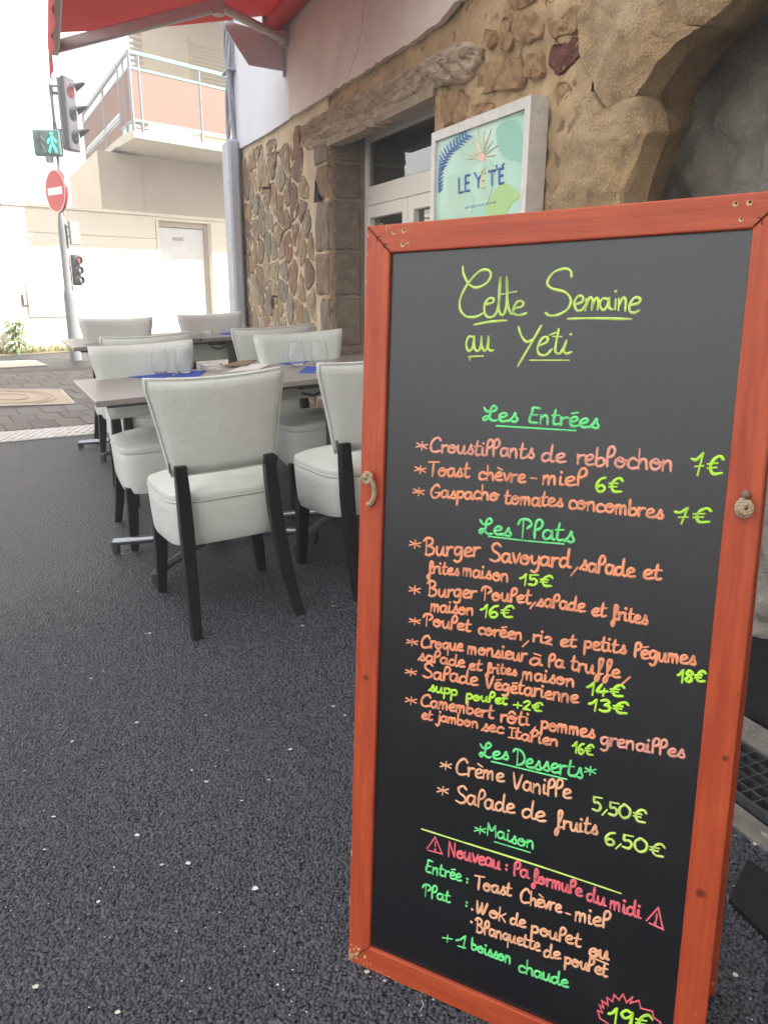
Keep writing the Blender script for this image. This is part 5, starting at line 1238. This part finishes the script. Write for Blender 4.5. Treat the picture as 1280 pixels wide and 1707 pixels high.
rope([c+V((.002, .002, .005)), V((*buv(621, 806, .012), .012)), V((*buv(624, 822, .008), .008)), V((*buv(619, 838, .005), .005)), V((*buv(612, 841, .005), .005))], name='rope_end')
c = V((*buv(1240, 846, .008), .006))
rope([c+V((.000, .012, 0)), c+V((-.007, .002, .002)), c+V((-.005, -.008, .003)), c+V((.004, -.009, .004)), c+V((.008, 0, .005)), c+V((.003, .007, .007)), c+V((-.003, -.003, .008)), c+V((.004, -.007, .008))], name='rope_knot')
MB().lathe([(0, .008), (.005, .006), (.0065, 0), (.005, -.004)], V((*buv(1243, 825, .005), .004)), 14).build('rope_end', mat('dark_rope_end', (.22, .13, .1), rough=.9), bd, smooth=60)

# ---------------- handwriting: a hand of single strokes, x height 1
GLY = {
'a': (1.02, [[(.75, .82), (.42, 1), (.1, .72), (.08, .25), (.32, 0), (.6, .15), (.76, .6)], [(.78, .97), (.78, .3), (.86, .05), (1.02, .04)]]),
'b': (.92, [[(.1, 1.9), (.09, .9), (.1, .1), (.4, -.02), (.76, .25), (.74, .68), (.45, .88), (.12, .6)]]),
'c': (.86, [[(.78, .8), (.5, 1), (.16, .75), (.1, .28), (.38, 0), (.82, .14)]]),
'd': (1.1, [[(.72, .8), (.4, .95), (.08, .6), (.12, .12), (.42, 0), (.7, .3)], [(.84, 1.9), (.78, .9), (.77, .25), (.9, .02), (1.1, .05)]]),
'e': (.9, [[(.15, .42), (.55, .55), (.74, .82), (.5, 1.02), (.15, .72), (.13, .25), (.4, 0), (.88, .12)]]),
'f': (.86, [[(.4, .5), (.7, 1.3), (.72, 1.85), (.5, 1.95), (.36, 1.5), (.4, .3), (.38, -.6), (.2, -.9), (.06, -.6), (.3, -.15), (.8, .12)]]),
'g': (1.0, [[(.75, .85), (.42, 1), (.1, .65), (.18, .15), (.5, .12), (.74, .6)], [(.78, .97), (.8, .2), (.74, -.5), (.45, -.78), (.12, -.62)]]),
'h': (.98, [[(.12, 1.9), (.12, 0)], [(.13, .5), (.42, .95), (.7, .82), (.76, .3), (.82, 0)]]),
'i': (.48, [[(.16, 1), (.15, .35), (.22, .05), (.42, .05)], [(.2, 1.5), (.22, 1.52)]]),
'j': (.5, [[(.3, 1), (.32, 0), (.25, -.65), (.0, -.8), (-.15, -.6)], [(.34, 1.5), (.36, 1.52)]]),
'k': (.85, [[(.1, 1.85), (.1, 0)], [(.72, 1.15), (.15, .55)], [(.3, .68), (.72, 0)]]),
'l': (.78, [[(.14, 0), (.12, .9), (.22, 1.7), (.5, 1.95), (.72, 1.6), (.6, 1.1), (.22, .85)]]),
'm': (1.3, [[(.1, 1), (.1, 0)], [(.11, .55), (.35, 1), (.52, .82), (.54, 0)], [(.55, .55), (.8, 1), (.98, .8), (1.02, .0)]]),
'n': (.98, [[(.1, 1), (.1, 0)], [(.11, .55), (.42, 1), (.68, .8), (.74, 0)]]),
'o': (1.05, [[(.5, 1), (.12, .72), (.12, .22), (.45, 0), (.8, .25), (.8, .7), (.5, 1), (.25, .78), (.55, .6), (1.02, .78)]]),
'p': (.95, [[(.1, 1.0), (.12, .3), (.1, -.85)], [(.11, .65), (.42, 1), (.76, .82), (.72, .3), (.42, .1), (.16, .2)]]),
'q': (.98, [[(.75, .85), (.42, 1), (.1, .65), (.18, .15), (.5, .12), (.74, .6)], [(.8, .97), (.8, -.85)]]),
'r': (.75, [[(.1, 1), (.13, .4), (.12, 0)], [(.13, .5), (.35, .9), (.7, .95)]]),
's': (.84, [[(.0, .05), (.3, .5), (.52, 1.1), (.56, .7), (.74, .3), (.6, .02), (.28, .08)]]),
't': (.78, [[(.34, 1.75), (.24, .8), (.22, .2), (.42, 0), (.72, .12)], [(.06, 1.05), (.68, 1.12)]]),
'u': (1.05, [[(.1, 1), (.1, .35), (.32, 0), (.6, .2), (.74, .95)], [(.76, 1), (.76, .3), (.84, .03), (1.0, .04)]]),
'v': (.82, [[(.05, 1), (.36, 0), (.74, 1)]]),
'y': (.95, [[(.08, 1), (.14, .4), (.38, .15), (.7, .45)], [(.8, 1), (.8, .1), (.72, -.5), (.45, -.8), (.12, -.65)]]),
'z': (.82, [[(.08, .85), (.4, 1.02), (.62, .75), (.1, .04), (.35, .1), (.74, .0)]]),
'C': (1.3, [[(1.2, 1.5), (.9, 1.9), (.45, 1.65), (.1, 1.0), (.15, .25), (.55, 0), (1.2, .2)]]),
'G': (1.3, [[(1.1, 1.55), (.8, 1.9), (.35, 1.5), (.1, .8), (.3, .1), (.75, 0), (1.1, .4), (1.12, .75)], [(.65, .75), (1.15, .78)]]),
'T': (1.2, [[(0, 1.75), (1.2, 1.8)], [(.58, 1.78), (.55, .9), (.5, 0)]]),
'B': (1.3, [[(.3, 1.75), (.32, 0)], [(.02, 1.6), (.35, 1.95), (.9, 1.75), (.85, 1.25), (.45, 1.0)], [(.5, 1.0), (1.05, .75), (1.05, .2), (.6, -.05), (.25, .05)]]),
'S': (1.15, [[(1.0, 1.6), (.65, 1.9), (.2, 1.6), (.3, 1.1), (.85, .75), (.95, .25), (.5, -.02), (.02, .15)]]),
'P': (1.3, [[(.45, 1.7), (.45, 0)], [(.02, 1.3), (.25, 1.8), (.85, 1.85), (1.15, 1.4), (.8, .95)]]),
'V': (1.1, [[(.05, 1.8), (.42, 0), (.95, 1.7)]]),
'M': (1.3, [[(.1, 0), (.12, 1.7)], [(.12, 1.7), (.55, .7), (1.0, 1.6)], [(1.0, 1.6), (1.1, 0)]]),
'N': (1.2, [[(.1, 0), (.12, 1.7)], [(.12, 1.7), (.85, .1)], [(.9, 1.7), (.88, .1)]]),
'E': (1.05, [[(.95, 1.8), (.35, 1.85), (.3, 1.4), (.1, .5), (.2, .05), (.8, .05)], [(.2, .95), (.75, 1.0)]]),
'W': (1.4, [[(.1, 1.8), (.25, .1), (.65, 1.4)], [(.62, 1.7), (.75, .1), (1.15, 1.5), (1.2, 1.8)]]),
'D': (1.4, [[(.5, 1.7), (.5, 0)], [(.02, 1.5), (.3, 1.85), (.9, 1.7), (1.25, 1.0), (1.1, .3), (.5, -.02)]]),
'L': (1.2, [[(-.1, 1.75), (.2, 1.25), (.75, 1.3), (1.0, 1.7), (.75, 2.05), (.5, 1.6), (.45, .7), (.1, .05), (-.1, .3), (.2, .6), (.7, .05), (1.1, .1)]]),
'I': (.8, [[(.1, 1.7), (.75, 1.75)], [(.42, 1.72), (.4, .05)], [(.1, .02), (.75, .05)]]),
'0': (1.15, [[(.5, 1.55), (.12, 1.1), (.12, .4), (.5, 0), (.95, .35), (1.0, 1.1), (.55, 1.55), (.4, 1.5)]]),
'1': (.8, [[(.05, .95), (.3, 1.1), (.6, 1.65)], [(.6, 1.65), (.55, 0)]]),
'2': (.95, [[(.1, 1.3), (.45, 1.65), (.75, 1.3), (.1, .05)], [(.1, .05), (.45, .12), (.85, .02)]]),
'3': (.95, [[(.1, 1.5), (.5, 1.65), (.75, 1.3), (.4, .9)], [(.4, .9), (.8, .7), (.75, .15), (.35, -.02), (.05, .15)]]),
'4': (1.0, [[(.45, 1.6), (.08, .5), (.5, .5), (.95, .62)], [(.68, .95), (.62, 0)]]),
'5': (.95, [[(.15, 1.55), (.2, .9), (.55, 1.0), (.8, .6), (.6, .05), (.1, .1)], [(.15, 1.55), (.85, 1.6)]]),
'6': (.95, [[(.8, 1.6), (.4, 1.4), (.1, .7), (.25, .05), (.65, .05), (.78, .45), (.5, .75), (.18, .45)]]),
'7': (1.0, [[(.0, 1.35), (.35, 1.25), (.8, 1.75)], [(.8, 1.75), (.5, 0)], [(.3, .7), (.85, .72)]]),
'8': (.95, [[(.75, 1.4), (.4, 1.6), (.15, 1.25), (.5, .85), (.75, .4), (.45, 0), (.12, .35), (.4, .8), (.78, 1.2), (.7, 1.5)]]),
'9': (1.0, [[(.8, 1.4), (.45, 1.6), (.12, 1.2), (.35, .8), (.78, 1.1), (.84, 1.4)], [(.86, 1.5), (.82, .6), (.7, 0)]]),
'€': (1.35, [[(1.25, 1.25), (1.0, 1.55), (.6, 1.3), (.38, .7), (.6, .1), (1.2, .12)], [(.2, .95), (.85, .98)], [(.2, .6), (.78, .62)]]),
'*': (1.0, [[(.5, .05), (.5, .95)], [(.08, .3), (.92, .72)], [(.1, .75), (.9, .25)]]),
'+': (1.1, [[(.1, .55), (1.0, .6)], [(.55, 1.05), (.55, .1)]]),
'-': (.9, [[(.1, .5), (.8, .5)]]), ',': (.5, [[(.4, .45), (.05, -.25)]]), '.': (.4, [[(.2, .1), (.22, .12)]]),
':': (.5, [[(.25, .85), (.26, .87)], [(.25, .15), (.26, .17)]]), '!': (.4, [[(.2, 1.5), (.2, .6)], [(.2, .12), (.21, .14)]]),
}
ACC = {'é': ('e', [(.25, 1.35), (.75, 1.5)]), 'è': ('e', [(.3, 1.6), (.75, 1.35)]), 'ê': ('e', [(.2, 1.3), (.5, 1.6), (.8, 1.3)]), 'à': ('a', [(.3, 1.65), (.8, 1.4)]), 'ô': ('o', [(.15, 1.3), (.45, 1.65), (.8, 1.3)])}
INK = {'lime': (.62, .86, .17), 'green': (.17, .84, .27), 'orange': (.95, .36, .18), 'salmon': (.88, .38, .27), 'yel': (.52, .92, .06), 'pink': (.92, .16, .2), 'peach': (.96, .5, .28)}
IM = {k: mat('ink_'+k, v, tuple(c*.6+.02 for c in v), scale=45, rough=.6, thr=(.45, .7)) for k, v in INK.items()}
def strokes(name, ink, lines, wd_=.0047, m=None):
    wd_ *= .84
    """lines: polylines in board u,v"""
    mb = MB()
    for ln in lines:
        if len(ln) == 2 and math.hypot(ln[0][0]-ln[1][0], ln[0][1]-ln[1][1]) < .003:
            mb.lathe([(0, .0009), (wd_*.5, .0007), (wd_*.62, 0)], V((ln[0][0], ln[0][1], PZ)), 8); continue
        pts = catmull([(a, b, 0) for a, b in ln], 4) if len(ln) > 2 else [V((*ln[0], 0)), V((*ln[1], 0))]
        n = len(pts); vs = []; fs = []; base = 0
        ph = random.random()*9
        for i, p in enumerate(pts):
            t = pts[min(i+1, n-1)]-pts[max(i-1, 0)]
            if t.length < 1e-8: t = V((1, 0, 0))
            t.normalize(); s = V((-t.y, t.x, 0)); w_ = wd_/2*(1+.12*math.sin(i*.9+ph)); e = 0
            if i in (0, n-1): w_ *= .62
            q = p+(t*(-wd_*.35) if i == 0 else t*(wd_*.35) if i == n-1 else V())
            z = PZ+.0
            vs += [q+s*w_+V((0, 0, z)), q+s*w_*.55+V((0, 0, z+.0009)), q-s*w_*.55+V((0, 0, z+.0009)), q-s*w_+V((0, 0, z))]
        for i in range(n-1):
            for k in range(3): fs.append((i*4+k, i*4+k+1, (i+1)*4+k+1, (i+1)*4+k))
        fs += [(0, 1, 2, 3), ((n-1)*4+3, (n-1)*4+2, (n-1)*4+1, (n-1)*4)]
        mb.add(vs, fs)
    o = mb.build(name, m or IM[ink], bd, smooth=60, fix=True); return o
XH = .82
def word(txt, x0, y0, x1, y1, xh):
    xh *= XH*(.9 if 1035 < y0 < 1260 else 1); a, b = V(buv(x0, y0, PZ)), V(buv(x1, y1, PZ)); up = ((V(buv(x0, y0-xh, PZ))-a)+(V(buv(x1, y1-xh, PZ))-b))/2
    seq = []; tot = 0
    for c in txt:
        acc = None
        if c in ACC: c, acc = ACC[c]
        adv, st = GLY[c]; seq.append((tot, st, acc, adv)); tot += adv
    tot -= .12; d = (b-a)/tot; out = []; rj = random.Random(txt+str(x0))
    for off, st, acc, adv in seq:
        jx, jy, js = rj.uniform(-.04, .04), rj.uniform(-.06, .06), rj.uniform(.94, 1.07)
        for s in st+([acc] if acc else []): out.append([tuple(a+d*(off+jx+(gx+.06*gy)*1.0)+up*(gy*js+jy)) for gx, gy in s])
    return out
def ast(x, y, r_=9): 
    return word('*', x-r_, y+r_*.85, x+r_, y+r_*.85+2, r_*1.8)
def tr(zx, zy, f, ox, oy): return buv(ox+zx/f, oy+zy/f, PZ)
def trace(lines, f=3.556, ox=740, oy=430): return [[tr(x, y, f, ox, oy) for x, y in l] for l in lines]
strokes('lettering', 'lime', trace([
 [(112, 50), (115, 90), (145, 150), (190, 175), (250, 150), (278, 105), (265, 72), (215, 75), (150, 140), (100, 230), (95, 300), (130, 345), (190, 348), (235, 325)],
 [(250, 275), (290, 262), (292, 240), (265, 240), (240, 280), (245, 335), (275, 352), (310, 325), (328, 240), (333, 115)], [(333, 115), (326, 240), (326, 310), (345, 340), (364, 310), (372, 240), (372, 113)], [(372, 113), (376, 230), (384, 300), (402, 332), (418, 300), (460, 288), (470, 262), (440, 256), (412, 295), (415, 330), (450, 338), (488, 326)],
 [(335, 215), (430, 198)], [(180, 395), (270, 378), (370, 370)],
 [(755, 110), (752, 78), (718, 62), (650, 85), (612, 145), (640, 180), (715, 200), (752, 245), (735, 300), (680, 335), (630, 342), (602, 325)],
 [(780, 275), (820, 258), (822, 228), (795, 226), (773, 262), (785, 308), (818, 308), (838, 275)], [(843, 242), (838, 310)], [(840, 295), (862, 236), (880, 245), (876, 306)], [(877, 285), (902, 235), (916, 255), (910, 306)],
 [(975, 245), (942, 240), (922, 275), (940, 307), (963, 292), (978, 245)], [(980, 235), (978, 290), (998, 305)], [(1018, 245), (1014, 302)], [(1018, 197), (1019, 199)], [(1036, 240), (1034, 308)], [(1036, 285), (1060, 234), (1077, 252), (1074, 311)],
 [(1108, 280), (1155, 265), (1163, 240), (1130, 234), (1103, 272), (1100, 312), (1128, 325), (1156, 310)], [(735, 360), (900, 357), (1110, 362)]]), .0042)
strokes('lettering', 'lime', trace([
 [(175, 468), (145, 468), (132, 515), (148, 553), (172, 525), (178, 470)], [(180, 463), (180, 530), (200, 552), (218, 525), (222, 463)], [(222, 463), (224, 520), (240, 552), (258, 525), (264, 463)], [(264, 463), (262, 530), (275, 549), (292, 546)], [(148, 585), (232, 581)], [(152, 587), (154, 602)],
 [(442, 408), (458, 460), (490, 497), (528, 480)], [(577, 400), (520, 500), (438, 640)], [(565, 520), (610, 497), (612, 468), (580, 478), (555, 530), (565, 570), (605, 574), (640, 540)], [(628, 455), (660, 443)], [(680, 420), (665, 500), (660, 555), (688, 565), (712, 525)], [(645, 464), (695, 466)],
 [(726, 488), (710, 545), (725, 567), (757, 557)], [(752, 452), (753, 454)], [(512, 606), (740, 606)]]), .0042)
LN = [
 ('green', .0046, [('Les', 807, 702, 862, 704, 16), ('Entrées', 880, 704, 996, 714, 18)], [((828, 710), (959, 718))]),
 ('salmon', .0046, [('Croustillants', 716, 753, 889, 765, 17), ('de', 902, 769, 940, 771, 17), ('reblochon', 960, 773, 1121, 786, 20)], [('*', 702, 742)]),
 ('orange', .0048, [('Toast', 714, 793, 781, 796, 16), ('chèvre', 797.5, 800, 874, 804, 16), ('miel', 903, 807, 974, 810, 17)], [('*', 699, 781), ((885, 797), (894, 798))]),
 ('orange', .0048, [('Gaspacho', 717, 829, 829, 834, 15), ('tomates', 840, 839, 937, 846, 16), ('concombres', 947, 847, 1104, 865, 17)], [('*', 696, 817)]),
 ('yel', .0048, [('7€', 1151, 793, 1204, 790, 25)], []), ('yel', .0046, [('6€', 991.5, 819, 1036, 821, 18)], []), ('yel', .0046, [('7€', 1123, 872, 1182, 872, 18)], []),
 ('green', .0046, [('Les', 800, 889, 851, 894, 16), ('Plats', 862, 895, 955, 904, 19)], [((815, 894.5), (880, 902)), ((880, 902), (939, 907))]),
 ('orange', .005, [('Burger', 705, 925, 799, 928, 18), ('Savoyard', 817, 935, 949, 947, 19), (',', 952, 955, 962, 952, 17), ('salade', 967, 950, 1056, 963, 18), ('et', 1071, 964, 1101, 966, 17)], [('*', 689.5, 905)]),
 ('orange', .0046, [('frites', 712, 955, 764, 959, 13), ('maison', 770, 959, 847, 971, 15)], []), ('yel', .0046, [('15€', 865, 974, 919, 978, 14)], []),
 ('orange', .0048, [('Burger', 711, 993, 793, 998, 15), ('Poulet', 802, 999, 884, 1007, 15), (',', 884, 1011, 892, 1009, 14), ('salade', 895, 1010, 974, 1021, 15), ('et', 985, 1027, 1009, 1028, 15), ('frites', 1019, 1032, 1078, 1041, 16)], [('*', 689, 982)]),
 ('orange', .0046, [('maison', 717, 1018, 789, 1026, 14)], []), ('yel', .0046, [('16€', 799, 1028, 855, 1031, 15)], []),
 ('orange', .0048, [('Poulet', 704, 1042, 784, 1053, 15), ('coréen', 796, 1056, 870, 1067, 15), (',', 871, 1076, 880, 1074, 14), ('riz', 887, 1069, 919, 1075, 16), ('et', 933, 1077, 959, 1079, 15), ('petits', 973, 1080, 1042, 1091, 17), ('légumes', 1056, 1095, 1158, 1110, 18)], [('*', 689.7, 1032)]),
 ('yel', .005, [('18€', 1128.5, 1137, 1174, 1138, 16)], []),
 ('orange', .0048, [('Croque', 702, 1079, 771, 1086, 15), ('monsieur', 779, 1089, 877, 1103, 16), ('à', 883, 1108, 902, 1109, 15), ('la', 913, 1111, 938, 1114, 16), ('truffe', 950, 1117, 1032, 1130, 18), (',', 1036, 1138, 1048, 1136, 17)], [('*', 686, 1068)]),
 ('orange', .0046, [('salade', 698, 1100, 773, 1113, 14), ('et', 781, 1116, 802, 1118, 14), ('frites', 809, 1121, 860, 1126, 12), ('maison', 870, 1132, 957, 1145, 16)], []), ('yel', .005, [('14€', 977, 1157, 1039, 1162, 16)], []),
 ('orange', .0048, [('Salade', 705, 1129, 795, 1143, 17), ('Végétarienne', 808, 1147, 962, 1173, 17)], [('*', 684, 1118)]), ('yel', .005, [('13€', 980, 1184, 1045, 1191, 16)], []),
 ('yel', .0044, [('supp', 715, 1152, 762, 1161, 13), ('poulet', 776, 1165, 844, 1175, 12), ('+2€', 854, 1180, 903, 1187, 12)], []),
 ('orange', .0048, [('Camembert', 700.6, 1176, 822, 1198, 15), ('rôti', 833, 1203, 881, 1210, 16), (',', 884, 1219, 892, 1217, 15), ('pommes', 901, 1215, 990, 1231, 17)], [('*', 683, 1165)]), ('salmon', .0046, [('grenailles', 1000, 1240, 1140, 1265, 17)], []),
 ('orange', .0046, [('et', 702, 1199, 720, 1201, 12), ('jambon', 729, 1202, 796, 1214, 13), ('sec', 803, 1218, 838, 1223, 14), ('Italien', 846, 1229, 930, 1245, 14)], []), ('yel', .0046, [('16€', 953, 1254, 988, 1260, 15)], []),
 ('green', .0046, [('Les', 801, 1262, 846, 1267, 15), ('Desserts', 853.5, 1275, 969.5, 1298, 18)], [((820, 1270), (944, 1299.5)), ('*', 982, 1283)]),
 ('peach', .0048, [('Crème', 759, 1290, 838, 1304, 17), ('Vanille', 853.5, 1314, 951, 1333, 18)], [('*', 740.5, 1274)]), ('lime', .0046, [('5,50€', 986, 1351, 1075, 1373, 17)], []),
 ('peach', .0048, [('Salade', 760, 1337, 856, 1357, 19), ('de', 869, 1363, 908, 1370, 18), ('fruits', 925, 1379, 995, 1393, 17)], [('*', 736, 1316)]), ('lime', .0046, [('6,50€', 1006, 1406, 1106, 1431, 17)], []),
 ('green', .0042, [('Maison', 811, 1392, 889, 1416, 15)], [('*', 798, 1382), ((825, 1404), (883, 1421.5))]),
 ('pink', .005, [('Nouveau', 746, 1426, 833, 1450, 16), (':', 840, 1451, 846, 1453, 12), ('la', 855.5, 1459, 880, 1465, 16), ('formule', 886, 1470, 969, 1495, 15), ('du', 978, 1502, 1008, 1510, 15), ('midi', 1016, 1515, 1067, 1531, 16)], []),
 ('green', .0044, [('Entrée', 709, 1454, 768, 1470, 13), (':', 775, 1472, 781, 1474, 10)], []), ('peach', .0048, [('Toast', 790.5, 1482, 851.5, 1495, 15), ('Chèvre', 867, 1504, 935, 1522, 15), ('miel', 957, 1535, 1014, 1548, 17)], [((944, 1523), (950, 1525))]),
 ('green', .0044, [('Plat', 703, 1493, 749, 1505, 13), (':', 773, 1511, 779, 1512, 10)], []), ('peach', .0048, [('.', 784, 1517, 788, 1518, 10), ('Wok', 793, 1524, 842, 1537, 15), ('de', 850, 1541, 875, 1547, 14), ('poulet', 885, 1555, 966, 1579, 15)], []),
 ('peach', .0058, [('ou', 981, 1594, 1013, 1600, 15)], [((984, 1596), (1012.5, 1608))]),
 ('peach', .0048, [('.', 783, 1538, 787, 1539, 10), ('Blanquette', 792, 1553, 899, 1586, 14), ('de', 906, 1595, 932.5, 1600, 14), ('poulet', 941, 1607, 1011, 1629, 14)], []),
 ('green', .0046, [('+', 736, 1569, 752, 1572, 14), ('1', 758, 1579, 776, 1581, 15), ('boisson', 785.5, 1583, 851, 1608, 13), ('chaude', 864, 1620, 946, 1647, 14)], [((764, 1578), (776, 1581))]),
 ('yel', .0055, [('19€', 1013, 1706, 1085, 1722, 21)], []),
]
for ink, wd_, words, extra in LN:
    L_ = []
    for wv in words: L_ += word(*wv)
    for e in extra:
        if e[0] == '*': L_ += ast(e[1], e[2])
        else: L_.append([buv(*e[0], PZ), buv(*e[1], PZ)])
    strokes('lettering', ink, L_, wd_)
o = strokes('divider_line', 'lime', [[buv(703, 1382.6, PZ), buv(770, 1404, PZ), buv(900, 1445, PZ), buv(1034.6, 1490, PZ)]], .0036)
def closed(p): return [buv(*q, PZ) for q in p]
def segs(p): return [[buv(*a, PZ), buv(*b, PZ)] for a, b in zip(p, p[1:])]
strokes('warning_triangle', 'pink', segs([(712, 1415), (725.5, 1396), (737, 1424), (714, 1418)])+[[buv(725.5, 1404, PZ), buv(725.5, 1411, PZ)], [buv(725.5, 1417, PZ), buv(725.8, 1417.2, PZ)]], .0042)
strokes('warning_triangle', 'pink', segs([(1078, 1535), (1097, 1514), (1105, 1550), (1083, 1540)])+[[buv(1095, 1525, PZ), buv(1093.5, 1536, PZ)], [buv(1092, 1540, PZ), buv(1092.3, 1540.2, PZ)]], .0048)
SB = [(265, 505), (275, 478), (225, 445), (212, 398), (240, 410), (222, 362), (248, 380), (238, 335), (275, 362), (270, 315), (305, 340), (315, 298), (345, 330), (370, 295), (392, 345), (430, 312), (415, 350), (470, 335), (482, 382), (555, 402), (562, 440), (605, 470), (590, 520)]
strokes('starburst', 'pink', segs([(940+x/3.765, 1580+y/3.765) for x, y in SB]), .0044)
print('tris', sum(len(o.data.polygons) for o in S.objects if o.type == 'MESH'))

# ================================================================== HAZE VOLUME ADDED IN PLACE OF LENS GLARE
HZ = .016
hm = bpy.data.materials.new('glare_haze'); hm.use_nodes = True; t = hm.node_tree; t.nodes.remove(t.nodes['Principled BSDF'])
pv = t.nodes.new('ShaderNodeVolumePrincipled'); pv.inputs['Color'].default_value = (.96, .95, .93, 1); pv.inputs['Density'].default_value = HZ; pv.inputs['Anisotropy'].default_value = .2
t.links.new(pv.outputs[0], t.nodes['Material Output'].inputs['Volume'])
o = MB().box((0, 0, 4.5), (1010, 1010, 11.4)).build('glare_haze', hm); o['kind'] = 'stuff'
